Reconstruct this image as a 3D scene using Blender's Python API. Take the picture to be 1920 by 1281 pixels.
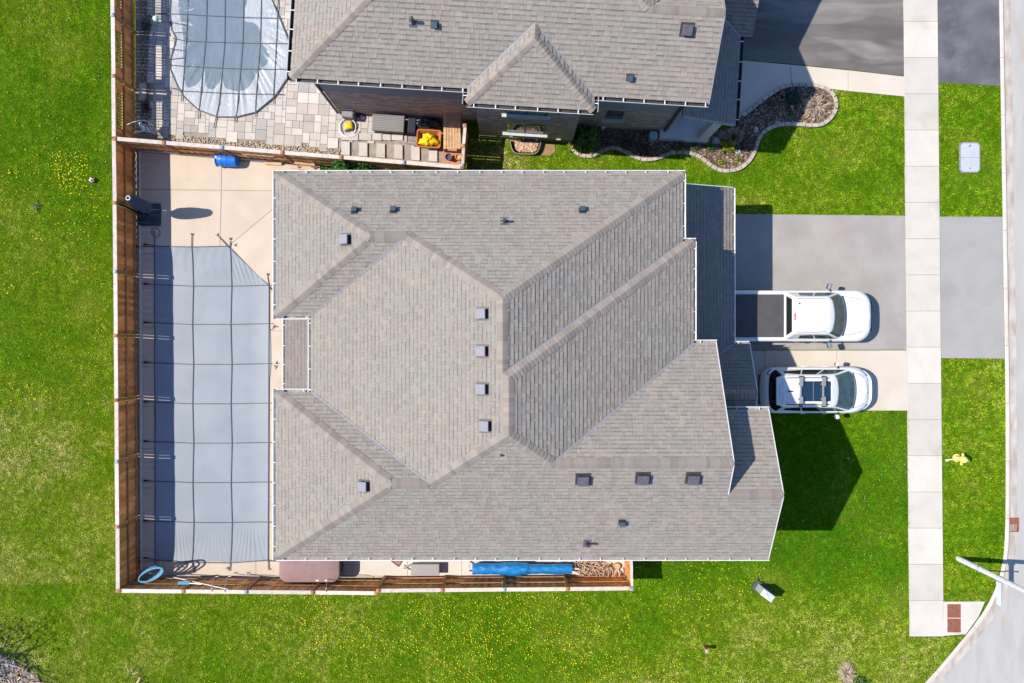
import bpy, bmesh, math, random
import numpy as np
from mathutils import Vector, Matrix
random.seed(7); rng = np.random.default_rng(7)
S = bpy.context.scene
for o in list(bpy.data.objects): bpy.data.objects.remove(o)
# ------------------------------------------------------------------ camera, sky, sun, exposure
H = 32.0                 # drone height in metres
PPM = 45.0               # photo pixels per metre on the ground
cam = bpy.data.cameras.new('camera'); cam_o = bpy.data.objects.new('camera', cam)
S.collection.objects.link(cam_o); S.camera = cam_o
cam_o.location = (0, 0, H); cam_o.rotation_euler = (0, 0, 0)
cam.sensor_width = 36; cam.sensor_fit = 'HORIZONTAL'; cam.lens = 36*PPM*H/1920; cam.clip_end = 500
SX, SY = 0.83, -0.053    # shadow vector for one metre of height
world = bpy.data.worlds.new('World'); S.world = world; world.use_nodes = True
wn = world.node_tree.nodes; wl = world.node_tree.links
sky = wn.new('ShaderNodeTexSky'); sky.sky_type = 'NISHITA'; sky.sun_disc = False
elev = math.atan2(1, math.hypot(SX, SY)); sky.sun_elevation = elev
sky.sun_rotation = math.atan2(-SX, -SY); sky.air_density = 1.0; sky.dust_density = 0.3; sky.ozone_density = 7.0
wl.new(sky.outputs[0], wn['Background'].inputs[0]); wn['Background'].inputs[1].default_value = 0.14
sun = bpy.data.lights.new('sun', 'SUN'); sun.energy = 4.7; sun.angle = math.radians(0.53); sun.color = (1.0, 0.915, 0.785)
sun_o = bpy.data.objects.new('sun', sun); S.collection.objects.link(sun_o)
sun_o.rotation_euler = Vector((SX, SY, -1)).to_track_quat('-Z', 'Y').to_euler(); sun_o.location = (-30, 2, 40)
S.view_settings.view_transform = 'Standard'; S.view_settings.look = 'None'
S.view_settings.exposure = 0.62; S.view_settings.gamma = 1.0; S.view_settings.use_curve_mapping = False
S.render.engine = 'CYCLES'
# ------------------------------------------------------------------ helpers
ORG = {}
def G(px, py, z=0.0):
    k = (H-z)/H/PPM
    return ((px-960)*k, (640-py)*k, z)
def G2(px, py, z=0.0): return G(px, py, z)[:2]
def add_col(name): pass
def link(o): S.collection.objects.link(o)
def tag(o, label=None, cat=None, group=None, kind=None):
    if label: o['label'] = label
    if cat: o['category'] = cat
    if group: o['group'] = group
    if kind: o['kind'] = kind
    return o
def empty(name, loc, label=None, cat=None, group=None):
    o = bpy.data.objects.new(name, None); link(o); o.location = loc; o.empty_display_size = 0.2
    ORG[o.name] = Vector(loc); return tag(o, label, cat, group)
def put(o, loc, parent=None):
    loc = Vector(loc); ORG[o.name] = loc
    if parent: o.parent = parent; o.location = loc - ORG[parent.name]
    else: o.location = loc
def place(mesh, name, loc, rz=0.0, scale=(1, 1, 1), parent=None, rx=0.0, ry=0.0):
    o = bpy.data.objects.new(name, mesh); link(o); put(o, loc, parent)
    o.rotation_euler = (rx, ry, rz); o.scale = scale; return o
class MB:
    def __init__(s): s.V = []; s.F = []; s.C = []; s.MI = []
    def add(s, vs, fs, col=(1, 1, 1), mi=0):
        b = len(s.V); s.V.extend([tuple(v) for v in vs]); s.C.extend([col]*len(vs))
        for f in fs: s.F.append(tuple(b+i for i in f)); s.MI.append(mi)
        return s
    def box(s, x0, x1, y0, y1, z0, z1, col=(1, 1, 1), mi=0):
        return s.add([(x0,y0,z0),(x1,y0,z0),(x1,y1,z0),(x0,y1,z0),(x0,y0,z1),(x1,y0,z1),(x1,y1,z1),(x0,y1,z1)],
            [(3,2,1,0),(4,5,6,7),(0,1,5,4),(1,2,6,5),(2,3,7,6),(3,0,4,7)], col, mi)
    def obox(s, c, h, rz=0, ry=0, rx=0, col=(1, 1, 1), mi=0):
        M_ = Matrix.Rotation(rz, 3, 'Z') @ Matrix.Rotation(ry, 3, 'Y') @ Matrix.Rotation(rx, 3, 'X'); c = Vector(c)
        vs = [c + M_ @ Vector((sx*h[0], sy*h[1], sz*h[2])) for sz in (-1, 1) for sx, sy in ((-1,-1),(1,-1),(1,1),(-1,1))]
        return s.add(vs, [(3,2,1,0),(4,5,6,7),(0,1,5,4),(1,2,6,5),(2,3,7,6),(3,0,4,7)], col, mi)
    def bar(s, p, q, w, h, col=(1, 1, 1), mi=0):        # box along p->q, w across, h high (centred)
        p, q = Vector(p), Vector(q); d = (q-p).normalized()
        sd = d.cross(Vector((0, 0, 1)))
        sd = sd.normalized() if sd.length > 1e-4 else Vector((1, 0, 0)); up = sd.cross(d)
        vs = [e + sd*(a*w/2) + up*(b*h/2) for e in (p, q) for a, b in ((-1,-1),(1,-1),(1,1),(-1,1))]
        return s.add(vs, [(0,1,2,3),(7,6,5,4),(1,0,4,5),(2,1,5,6),(3,2,6,7),(0,3,7,4)], col, mi)
    def prism(s, poly, z0, z1, col=(1, 1, 1), mi=0):    # poly: xy list ccw
        a = sum(poly[i][0]*poly[(i+1) % len(poly)][1]-poly[(i+1) % len(poly)][0]*poly[i][1] for i in range(len(poly)))
        if a < 0: poly = poly[::-1]
        n = len(poly)
        vs = [(x, y, z0) for x, y in poly]+[(x, y, z1) for x, y in poly]
        fs = [tuple(range(n, 2*n)), tuple(range(n-1, -1, -1))]+[(i, (i+1) % n, n+(i+1) % n, n+i) for i in range(n)]
        return s.add(vs, fs, col, mi)
    def loft(s, rings, cap0=True, cap1=True, col=(1, 1, 1), mi=0, closed=True):
        n = len(rings[0]); vs = [v for r in rings for v in r]; fs = []
        for j in range(len(rings)-1):
            for i in range(n if closed else n-1):
                fs.append((j*n+i, j*n+(i+1) % n, (j+1)*n+(i+1) % n, (j+1)*n+i))
        if cap0: fs.append(tuple(range(n-1, -1, -1)))
        if cap1: fs.append(tuple(range((len(rings)-1)*n, len(rings)*n)))
        return s.add(vs, fs, col, mi)
    def tube(s, pts, r, n=6, col=(1, 1, 1), mi=0, closed=False):
        pts = [Vector(p) for p in pts]; rings = []; N = len(pts)
        for i, p in enumerate(pts):
            a = pts[i-1] if (i > 0 or closed) else p
            b = pts[(i+1) % N] if (i < N-1 or closed) else p
            d = (b-a).normalized(); up = Vector((0, 0, 1)) if abs(d.z) < 0.95 else Vector((1, 0, 0))
            u = d.cross(up).normalized(); v = u.cross(d); rr = r[i] if isinstance(r, (list, tuple)) else r
            rings.append([p+u*(rr*math.cos(2*math.pi*k/n))+v*(rr*math.sin(2*math.pi*k/n)) for k in range(n)])
        if closed: rings.append(rings[0]); return s.loft(rings, False, False, col, mi)
        return s.loft(rings, True, True, col, mi)
    def cyl(s, c, r, z0, z1, n=16, r1=None, col=(1, 1, 1), mi=0):
        r1 = r if r1 is None else r1
        return s.loft([[(c[0]+q*math.cos(2*math.pi*k/n), c[1]+q*math.sin(2*math.pi*k/n), z) for k in range(n)] for q, z in ((r, z0), (r1, z1))], True, True, col, mi)
    def rslab(s, outline, z0, z1, r=0.03, col=(1, 1, 1), mi=0, crown=0.0):   # slab with rounded top edge
        cx = sum(p[0] for p in outline)/len(outline); cy = sum(p[1] for p in outline)/len(outline)
        def ins(d):
            n = len(outline); out = []
            for i in range(n):
                p, a, b = Vector(outline[i]), Vector(outline[i-1]), Vector(outline[(i+1) % n])
                t = (b-a).normalized(); nn = Vector((-t.y, t.x)); out.append(p+nn*d)
            return out
        rings = [[(x, y, z0) for x, y in outline], [(x, y, z1-r) for x, y in outline]]
        for f in (0.3, 0.7, 1.0):
            a = f*math.pi/2; q = ins(r*(1-math.cos(a))); rings.append([(x, y, z1-r+r*math.sin(a)) for x, y in q])
        q = [(cx+(x-cx)*.5, cy+(y-cy)*.5) for x, y in ins(r)]
        rings.append([(x, y, z1+crown) for x, y in q])
        return s.loft(rings, True, True, col, mi)
    def build(s, name, mats, parent=None, smooth=False, origin=None):
        me = bpy.data.meshes.new(name)
        V = np.array(s.V, dtype=np.float64)
        lo, hi = V.min(0), V.max(0)
        c = Vector(origin) if origin is not None else Vector(((lo[0]+hi[0])/2, (lo[1]+hi[1])/2, lo[2]))
        me.from_pydata((V-np.array(c)).tolist(), [], s.F)
        if not isinstance(mats, (list, tuple)): mats = [mats]
        for m in mats: me.materials.append(m)
        if len(mats) > 1: me.polygons.foreach_set('material_index', s.MI)
        if any(cc != (1, 1, 1) for cc in s.C):
            at = me.attributes.new('Col', 'FLOAT_COLOR', 'POINT')
            at.data.foreach_set('color', np.array([(*cc, 1) for cc in s.C], dtype=np.float32).ravel())
        if smooth is not False:
            me.polygons.foreach_set('use_smooth', [True]*len(me.polygons))
            if smooth is not True: me.set_sharp_from_angle(angle=math.radians(smooth))
        me.update()
        o = bpy.data.objects.new(name, me); link(o); put(o, c, parent); return o
def rrect(cx, cy, hx, hy, r, rz=0, n=5):
    pts = []
    for (sx, sy, a0) in ((1, 1, 0), (-1, 1, 90), (-1, -1, 180), (1, -1, 270)):
        for k in range(n+1):
            a = math.radians(a0+90*k/n); pts.append((sx*(hx-r)+r*math.cos(a), sy*(hy-r)+r*math.sin(a)))
    c, s_ = math.cos(rz), math.sin(rz)
    return [(cx+x*c-y*s_, cy+x*s_+y*c) for x, y in pts]
def vnoise(x, y, scale, seed):
    r = np.random.default_rng(seed).random((256, 256))
    x = np.asarray(x)*scale+1000.3; y = np.asarray(y)*scale+1000.7
    xi = np.floor(x).astype(int); yi = np.floor(y).astype(int); fx = x-xi; fy = y-yi
    fx = fx*fx*(3-2*fx); fy = fy*fy*(3-2*fy)
    g = lambda a, b: r[a % 256, b % 256]
    return (g(xi, yi)*(1-fx)+g(xi+1, yi)*fx)*(1-fy)+(g(xi, yi+1)*(1-fx)+g(xi+1, yi+1)*fx)*fy
def inpoly(x, y, poly):
    ins = np.zeros(len(x), bool); n = len(poly)
    for i in range(n):
        x0, y0 = poly[i]; x1, y1 = poly[(i+1) % n]
        if y0 == y1: continue
        c = ((y0 > y) != (y1 > y)) & (x < (x1-x0)*(y-y0)/(y1-y0)+x0); ins ^= c
    return ins
def clip_poly(poly, rect):                      # Sutherland-Hodgman, rect = umin,umax,vmin,vmax
    for ax, val, sg in ((0, rect[0], 1), (0, rect[1], -1), (1, rect[2], 1), (1, rect[3], -1)):
        out = []; n = len(poly)
        for i in range(n):
            p, q = poly[i], poly[(i+1) % n]; dp = (p[ax]-val)*sg; dq = (q[ax]-val)*sg
            if dp >= 0: out.append(p)
            if (dp >= 0) != (dq >= 0):
                t = dp/(dp-dq); out.append((p[0]+(q[0]-p[0])*t, p[1]+(q[1]-p[1])*t))
        poly = out
        if len(poly) < 3: return []
    return poly
def smooth_path(pts, n=8, closed=False):        # Catmull-Rom
    pts = [Vector(p) for p in pts]; N = len(pts); out = []
    for i in range(N if closed else N-1):
        g = (lambda j: pts[j % N]) if closed else (lambda j: pts[max(0, min(N-1, j))])
        a, b, c, d = g(i-1), g(i), g(i+1), g(i+2)
        for k in range(n):
            t = k/n
            out.append(0.5*((2*b)+(c-a)*t+(2*a-5*b+4*c-d)*t*t+(3*b-a-3*c+d)*t**3))
    if not closed: out.append(pts[-1])
    return out
# ------------------------------------------------------------------ materials
def nodes(name):
    m = bpy.data.materials.new(name); m.use_nodes = True; nt = m.node_tree
    return m, nt, nt.nodes, nt.links, nt.nodes['Principled BSDF']
def M(name, c1, c2=None, scale=3.0, rough=0.75, bump=0.0, bscale=None, fine=0.0, fscale=60.0, rnd=0.0,
      metal=0.0, spec=0.3, attr=False, stretch=None, detail=6.0, lo=0.35, hi=0.65, c3=None, c3s=0.6, c3lo=.55, c3hi=.7, coat=0.0, dist=0.0, trans=0.0):
    m, nt, N, L, B = nodes(name)
    geo = N.new('ShaderNodeNewGeometry'); src = geo.outputs['Position']
    if stretch:
        mp = N.new('ShaderNodeMapping'); mp.inputs['Scale'].default_value = stretch; L.new(src, mp.inputs[0]); src = mp.outputs[0]
    def noise(sc, det=detail, d=dist):
        n = N.new('ShaderNodeTexNoise'); n.inputs['Scale'].default_value = sc; n.inputs['Detail'].default_value = det
        n.inputs['Distortion'].default_value = d; L.new(src, n.inputs['Vector']); return n.outputs[0]
    def ramp(val, a, b):
        r = N.new('ShaderNodeMapRange'); r.inputs[1].default_value = a; r.inputs[2].default_value = b; L.new(val, r.inputs[0]); return r.outputs[0]
    def mix(fac, a, b, mode='MIX'):
        x = N.new('ShaderNodeMix'); x.data_type = 'RGBA'; x.blend_type = mode
        for sock, v in ((x.inputs[0], fac), (x.inputs[6], a), (x.inputs[7], b)):
            if isinstance(v, (int, float)): sock.default_value = v
            elif isinstance(v, tuple): sock.default_value = (*v, 1) if len(v) == 3 else v
            else: L.new(v, sock)
        return x.outputs[2]
    col = c1
    if c2: col = mix(ramp(noise(scale), lo, hi), c1, c2)
    if c3: col = mix(ramp(noise(c3s, 4.0), c3lo, c3hi), col, c3)
    if attr:
        a = N.new('ShaderNodeAttribute'); a.attribute_name = 'Col'; col = mix(1.0, col, a.outputs[0], 'MULTIPLY')
    if fine:
        f = N.new('ShaderNodeMapRange'); f.inputs[1].default_value = 0.25; f.inputs[2].default_value = 0.75
        f.inputs[3].default_value = 1-fine; f.inputs[4].default_value = 1+fine; L.new(noise(fscale, 3.0, 0), f.inputs[0])
        vm = N.new('ShaderNodeVectorMath'); vm.operation = 'SCALE'
        if isinstance(col, tuple): vm.inputs[0].default_value = col
        else: L.new(col, vm.inputs[0])
        L.new(f.outputs[0], vm.inputs['Scale']); col = vm.outputs[0]
    if rnd:
        oi = N.new('ShaderNodeObjectInfo'); f = N.new('ShaderNodeMapRange'); f.inputs[3].default_value = 1-rnd; f.inputs[4].default_value = 1+rnd
        L.new(oi.outputs['Random'], f.inputs[0]); vm = N.new('ShaderNodeVectorMath'); vm.operation = 'SCALE'
        if isinstance(col, tuple): vm.inputs[0].default_value = col
        else: L.new(col, vm.inputs[0])
        L.new(f.outputs[0], vm.inputs['Scale']); col = vm.outputs[0]
    if isinstance(col, tuple): B.inputs['Base Color'].default_value = (*col, 1)
    else: L.new(col, B.inputs['Base Color'])
    B.inputs['Roughness'].default_value = rough; B.inputs['Metallic'].default_value = metal
    B.inputs['Specular IOR Level'].default_value = spec; B.inputs['Coat Weight'].default_value = coat
    if trans: B.inputs['Transmission Weight'].default_value = trans
    if bump:
        bn = N.new('ShaderNodeBump'); bn.inputs['Strength'].default_value = bump; bn.inputs['Distance'].default_value = 0.02
        L.new(noise(bscale or fscale, 4.0, 0), bn.inputs['Height']); L.new(bn.outputs[0], B.inputs['Normal'])
    return m
def brick_mat(name, c1, c2, mortar, bw=0.3, bh=0.085):
    m, nt, N, L, B = nodes(name)
    geo = N.new('ShaderNodeNewGeometry'); sp = N.new('ShaderNodeSeparateXYZ'); L.new(geo.outputs['Position'], sp.inputs[0])
    ad = N.new('ShaderNodeMath'); L.new(sp.outputs[0], ad.inputs[0]); L.new(sp.outputs[1], ad.inputs[1])
    cb = N.new('ShaderNodeCombineXYZ'); L.new(ad.outputs[0], cb.inputs[0]); L.new(sp.outputs[2], cb.inputs[1])
    br = N.new('ShaderNodeTexBrick'); br.inputs['Scale'].default_value = 1; br.inputs['Brick Width'].default_value = bw
    br.inputs['Row Height'].default_value = bh; br.inputs['Mortar Size'].default_value = 0.008; br.inputs['Bias'].default_value = -0.1
    br.inputs['Color1'].default_value = (*c1, 1); br.inputs['Color2'].default_value = (*c2, 1); br.inputs['Mortar'].default_value = (*mortar, 1)
    L.new(cb.outputs[0], br.inputs[0])
    mp = N.new('ShaderNodeMapping'); mp.inputs['Scale'].default_value = (2.5, 2.5, 14); L.new(geo.outputs['Position'], mp.inputs[0])
    n = N.new('ShaderNodeTexNoise'); n.inputs['Scale'].default_value = 1.0; n.inputs['Detail'].default_value = 4; L.new(mp.outputs[0], n.inputs[0])
    f = N.new('ShaderNodeMapRange'); f.inputs[1].default_value = .3; f.inputs[2].default_value = .7; f.inputs[3].default_value = 0.5; f.inputs[4].default_value = 1.55; L.new(n.outputs[0], f.inputs[0])
    vm = N.new('ShaderNodeVectorMath'); vm.operation = 'SCALE'; L.new(br.outputs[0], vm.inputs[0]); L.new(f.outputs[0], vm.inputs['Scale'])
    L.new(vm.outputs[0], B.inputs['Base Color']); B.inputs['Roughness'].default_value = 0.85; B.inputs['Specular IOR Level'].default_value = .2
    bn = N.new('ShaderNodeBump'); bn.inputs['Strength'].default_value = .5; bn.inputs['Distance'].default_value = .01; L.new(br.outputs['Fac'], bn.inputs['Height']); bn.invert = True
    L.new(bn.outputs[0], B.inputs['Normal']); return m
m_shingle = M('shingle_asphalt', (.95, .95, .95), (1.05, 1.0, .97), 1.1, .93, .35, 260, .10, 170, attr=True, spec=.12, c3=(.955, .985, .975), c3s=.45, c3lo=.5, c3hi=.66)
m_cap = M('shingle_cap_asphalt', (.95, .95, .95), (1.04, 1.0, .97), 2, .93, .3, 260, .10, 170, attr=True, spec=.12)
m_under = M('roof_deck_felt', (.055, .053, .052), rough=.95)
m_white = M('white_painted_metal', (.62, .62, .61), (.55, .55, .55), 4, .45, fine=.05, fscale=30)
m_gutter_in = M('gutter_trough_grey', (.30, .30, .31), (.16, .16, .17), 5, .8)  # mottled grey, darker than the white gutter metal
m_darkgut = M('charcoal_gutter', (.03, .03, .035), (.05, .05, .055), 4, .5)
m_flash = M('valley_flashing', (.235, .225, .245), (.205, .20, .22), 3, .8, fine=.05, spec=.2)
m_ventl = M('light_vent_metal', (.235, .225, .26), (.21, .20, .23), 8, .7, spec=.2)
m_ventd = M('dark_vent_plastic', (.035, .037, .045), (.05, .05, .06), 6, .5)
m_ventp = M('plum_vent_plastic', (.085, .075, .10), (.11, .10, .125), 6, .5)
m_ventb = M('slate_vent_plastic', (.06, .09, .12), (.045, .07, .10), 6, .5)
m_brick1 = brick_mat('greige_brick', (.26, .21, .18), (.33, .28, .24), (.4, .38, .36))
m_brick2 = brick_mat('dark_brown_brick', (.46, .335, .285), (.26, .205, .19), (.40, .34, .32), .42, .07)
m_frieze = M('charcoal_stucco', (.25, .24, .26), (.27, .26, .28), 2, .9, fine=.05)
m_conc = M('beige_patio_concrete', (.45, .375, .305), (.49, .415, .34), 1.1, .9, .12, 90, .07, 130, rnd=.035, c3=(.41, .345, .28), c3s=.5, c3lo=.58, c3hi=.75)
m_walk = M('pavement_concrete', (.45, .424, .385), (.485, .458, .418), 1.4, .9, .12, 90, .07, 130, rnd=.08, c3=(.39, .35, .30), c3s=.8, c3lo=.56, c3hi=.78)
m_drivec = M('pale_driveway_concrete', (.46, .405, .345), (.50, .45, .39), 1.0, .9, .12, 90, .06, 130, rnd=.03)
m_asph = M('weathered_driveway_asphalt', (.275, .256, .244), (.315, .295, .282), .9, .93, .4, 160, .09, 26, c3=(.25, .232, .22), c3s=.35, c3lo=.52, c3hi=.7)
m_asph2 = M('pale_apron_asphalt', (.275, .272, .268), (.298, .294, .29), 1.2, .93, .4, 160, .18, 110, c3=(.25, .245, .24), c3s=.7, c3lo=.58, c3hi=.75)
m_asphd = M('sealed_black_driveway', (.095, .086, .083), (.14, .128, .122), .7, .8, .2, 140, .14, 100, c3=(.25, .234, .222), c3s=.6, c3lo=.5, c3hi=.82, stretch=(.45, 1.5, 1), dist=1.1)
m_asphe = M('sealed_apron_asphalt', (.072, .074, .088), (.115, .117, .135), .9, .8, .2, 140, .12, 100, c3=(.16, .16, .18), c3s=1.0, c3lo=.5, c3hi=.8)
m_road = M('road_asphalt', (.335, .33, .322), (.375, .368, .358), 1.0, .92, .3, 120, .10, 120, c3=(.33, .305, .28), c3s=.8, c3lo=.52, c3hi=.68, stretch=(2.2, .5, 1))
m_roadl = M('corner_road_asphalt', (.44, .425, .405), (.49, .475, .455), .8, .92, .3, 120, .10, 120)
m_kerb = M('kerb_concrete', (.50, .47, .43), (.44, .40, .36), 2.2, .9, .15, 70, .07, 110, rnd=.05)
m_gutterpan = M('gutter_concrete_stained', (.44, .41, .38), (.32, .27, .23), 1.8, .9, .15, 70, .08, 110, stretch=(2, .7, 1))
m_cedar = M('brown_fence_wood', (.80, .36, .125), (.52, .215, .075), 3.0, .85, .3, 60, .12, 40, rnd=.30, stretch=(1, 1, .35))
m_cedarl = M('warm_fence_wood', (.82, .42, .16), (.60, .28, .10), 3.0, .85, .3, 60, .12, 40, rnd=.28, stretch=(1, 1, .35))
m_capw = M('weathered_cap_wood', (.56, .50, .45), (.44, .385, .34), 5, .9, .3, 60, .14, 60, rnd=.12, stretch=(1, 1, 1))
m_rail = M('fence_rail_wood', (.42, .21, .10), (.30, .14, .065), 4, .85, fine=.12, fscale=40, rnd=.2)
m_tan = M('tan_lumber', (.50, .34, .20), (.40, .26, .15), 6, .8, fine=.15, fscale=50, rnd=.15)
m_dirt = M('garden_soil', (.10, .07, .05), (.16, .115, .085), 3, .95, .6, 40, .25, 60)
m_galv = M('post_cap_metal', (.36, .42, .48), (.28, .33, .38), 8, .4, metal=.3, rnd=.15)
m_terra = M('terracotta_post_cap', (.42, .21, .13), (.33, .16, .10), 8, .8)
m_black = M('black_strap', (.055, .068, .09), (.07, .083, .105), 8, .75)
m_blackpl = M('black_plastic', (.012, .013, .016), rough=.35)
m_steel = M('brushed_steel', (.45, .46, .48), rough=.35, metal=.7)
m_carw = M('white_car_paint', (.66, .665, .67), (.64, .645, .65), 1.5, .22, coat=.6, spec=.5)
m_glass = M('tinted_car_glass', (.022, .045, .042), (.05, .085, .075), 3.0, .06, spec=.6, dist=1.0)
m_glassd = M('privacy_glass', (.006, .007, .009), rough=.05, spec=.5)
m_rubber = M('tyre_rubber', (.02, .02, .02), rough=.85)
m_tonn = M('tonneau_vinyl', (.058, .058, .062), (.07, .07, .075), 3, .6, fine=.06)
m_red = M('red_lens', (.45, .02, .03), rough=.25)
m_winglass = M('window_glass', (.05, .08, .09), (.08, .11, .12), 2, .06, spec=.6)
m_door = M('garage_door_paint', (.35, .33, .31), rough=.6)
# ------------------------------------------------------------------ ground, roads, pavements
K_IN = [(1868,-2500),(1873,0),(1878,300),(1882,550),(1885,760),(1885,960),(1881,1045),(1868,1098),(1848,1140),(1818,1182),(1780,1228),(1735,1279),(1680,1330),(1580,1392),(1440,1440),(1200,1468),(-2500,1480)]
K_IN = [G2(*p) for p in K_IN]
kp = [Vector((*p, 0)) for p in K_IN]
kpath = [kp[0]]+[v for v in smooth_path(kp[1:16], 6)]+[kp[16]]
def offs(path, d):
    out = []
    for i, p in enumerate(path):
        a = path[max(0, i-1)]; b = path[min(len(path)-1, i+1)]; t = (b-a).normalized(); out.append(p+Vector((-t.y, t.x, 0))*d)
    return out
k0 = kpath; k1 = offs(kpath, .20); k2 = offs(kpath, .55)
m_lawn = M('lawn_turf', (.038, .090, .002), (.080, .128, .004), 3.5, .95, .8, 30, .45, 22, spec=.03, c3=(.14, .155, .02), c3s=.35, c3lo=.55, c3hi=.78)
mb = MB(); lw = [(p.x, p.y) for p in k0]+[(K_IN[-1][0], 70)]
mb.add([(x, y, 0) for x, y in lw], [tuple(range(len(lw)))[::-1]])
lawn = mb.build('lawn', m_lawn, origin=(0, 0, 0)); tag(lawn, 'green lawn around the houses', None, None, 'structure')
mb = MB(); rd = [(p.x, p.y) for p in k2]+[(-75, -60), (75, -60), (75, 70)]
mb.add([(x, y, -.10) for x, y in rd], [tuple(range(len(rd)))])
road = mb.build('road', m_road, origin=(0, 0, 0)); tag(road, 'pale grey asphalt road at the corner', None, None, 'structure')
# paler corner patch of the side street, a thin overlay sheet with a worn seam
kerb = empty('kerb', (20, 0, 0)); tag(kerb, 'pale concrete kerb with its gutter strip', None, None, 'structure')
mb = MB()
for i in range(len(k1)-1):
    a, b, c, d = k1[i], k1[i+1], k2[i+1], k2[i]
    mb.add([(a.x,a.y,-.085),(b.x,b.y,-.085),(c.x,c.y,-.094),(d.x,d.y,-.094)], [(0,1,2,3)])
mb.build('gutter_strip', m_gutterpan, kerb)
lens = [0]
for i in range(len(k0)-1): lens.append(lens[-1]+(k0[i+1]-k0[i]).length)
def at_len(path, s):
    for i in range(len(lens)-1):
        if lens[i+1] >= s: return path[i].lerp(path[i+1], (s-lens[i])/(lens[i+1]-lens[i]))
    return path[-1]
s0 = lens[1]-21.6
while s0 < min(lens[-2]-2, lens[1]+56):
    n = 4; mb = MB(); ra = []
    for j in range(n+1):
        s = s0+.006+(2.4-.012)*j/n; a = at_len(k0, s); b = at_len(k1, s)
        a2 = a.lerp(b, .15); b2 = a.lerp(b, .78)
        ra.append([(a.x,a.y,-.15),(a.x,a.y,.02),(a2.x,a2.y,.035),(b2.x,b2.y,.03),(b.x,b.y,-.06),(b.x,b.y,-.15)])
    mb.loft(ra, True, True, closed=True); mb.build('kerb_stone', m_kerb, kerb, smooth=30); s0 += 2.4
# pavement slabs
walk = empty('pavement', G(1732, 600)); tag(walk, 'pale concrete pavement running along the road', None, None, 'structure')
for i in range(-8, 17):
    y0 = 40+67.85*i+.35; y1 = 40+67.85*(i+1)-.35; xl = lambda y: 1694+y/1190*11.5
    q = [G2(xl(y0)+random.uniform(-.5,.5), y0, .03), G2(xl(y0)+64, y0, .03), G2(xl(y1)+64, y1, .03), G2(xl(y1), y1, .03)]
    MB().rslab(q[::-1], -.05, .03+random.uniform(-.004, .004), .008).build('slab', m_walk, walk)
q = [(1769.5,1128),(1847,1127.5),(1835,1156),(1811,1189),(1769.5,1192)]
MB().rslab([G2(x, y, .03) for x, y in q][::-1], -.05, .028, .008).build('slab', m_walk, walk)
MB().prism([G2(x, y, .02) for x, y in ((1690,-500),(1753.5,-500),(1769,1192),(1804,1191),(1836,1128.5),(1769,1128.5),(1768.5,1192.3),(1705.3,1192.3))][:2]+[G2(1768.5,1192.3,.02), G2(1705.3,1192.3,.02)], -.05, .021).build('joint_bed', M('pavement_joint', (.24, .22, .19), rough=.95), walk)
# tactile plates
def flat(name, pts, mat, z, parent=None, base=-.04):
    return MB().prism([G2(x, y, z) for x, y in pts], base, z).build(name, mat, parent)
m_rust = M('rusty_cast_iron', (.24, .095, .055), (.18, .07, .045), 7, .8, .3, 60, .15, 60)
tp = empty('tactile_plate', G(1789, 1158)); tag(tp, 'rust brown tactile plates set in the pavement ramp at the corner', 'tactile plate')
for ya, yb in ((1132.5, 1158), (1159.5, 1185.5)):
    mb = MB().prism([G2(1776.5, ya, .034), G2(1801.5, ya, .034), G2(1801.5, yb, .034), G2(1776.5, yb, .034)], -.02, .034)
    for i in range(9):
        for j in range(9):
            x, y = G2(1778.5+i*2.6, ya+2+j*2.65, .034); mb.cyl((x, y), .014, .034, .041, 6, .009)
    mb.build('plate', m_rust, tp)
def sheet(name, pts, mat, z, label, cat=None):
    o = flat(name, pts, mat, z); tag(o, label, None, None, 'structure'); return o
sheet('driveway', [(1285,400),(1500,402),(1699,404),(1702,655.5),(1285,655.5)], m_asph, .018, 'grey asphalt driveway under the white pickup')
dc = empty('concrete_driveway', G(1560, 712)); tag(dc, 'pale concrete strip beside the asphalt driveway, under the hatchback', None, None, 'structure')
for xa, xb in ((1330, 1434), (1434.6, 1569), (1569.6, 1703)):
    MB().rslab([G2(xa, 769.5, .03), G2(xb, 769.5, .03), G2(xb, 656.8, .03), G2(xa, 656.8, .03)], -.04, .03, .008).build('concrete_panel', m_drivec, dc)
sheet('apron', [(1762.4,406),(1880,406),(1883.5,672),(1765,671)], m_asph2, .016, 'pale asphalt apron between pavement and road')
sheet('neighbouring_driveway', [(1380,-300),(1692,-300),(1696,142.5),(1600,131),(1480,119),(1391,112),(1380,111)], m_asphd, .018, 'dark sealed asphalt driveway with pale wash marks')
sheet('neighbouring_apron', [(1757,-300),(1870,-300),(1876,161),(1759.8,154.5)], m_asphe, .016, 'dark sealed asphalt apron by the road')
nw = empty('walkway', G(1560, 150)); tag(nw, 'pale concrete walkway leading to the neighbouring porch', None, None, 'structure')
for q in ([(1330,108),(1392,113),(1481,121),(1486,176),(1440,195),(1385,228),(1330,228)], [(1481.5,121),(1590,131.5),(1590,170),(1548,165),(1510,162),(1486.5,165)], [(1590.5,131.5),(1696.5,143.5),(1696.5,180.5),(1590.5,170)]):
    MB().prism([G2(x, y, .03) for x, y in q], -.04, .03).build('concrete_panel', m_drivec, nw)
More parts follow.
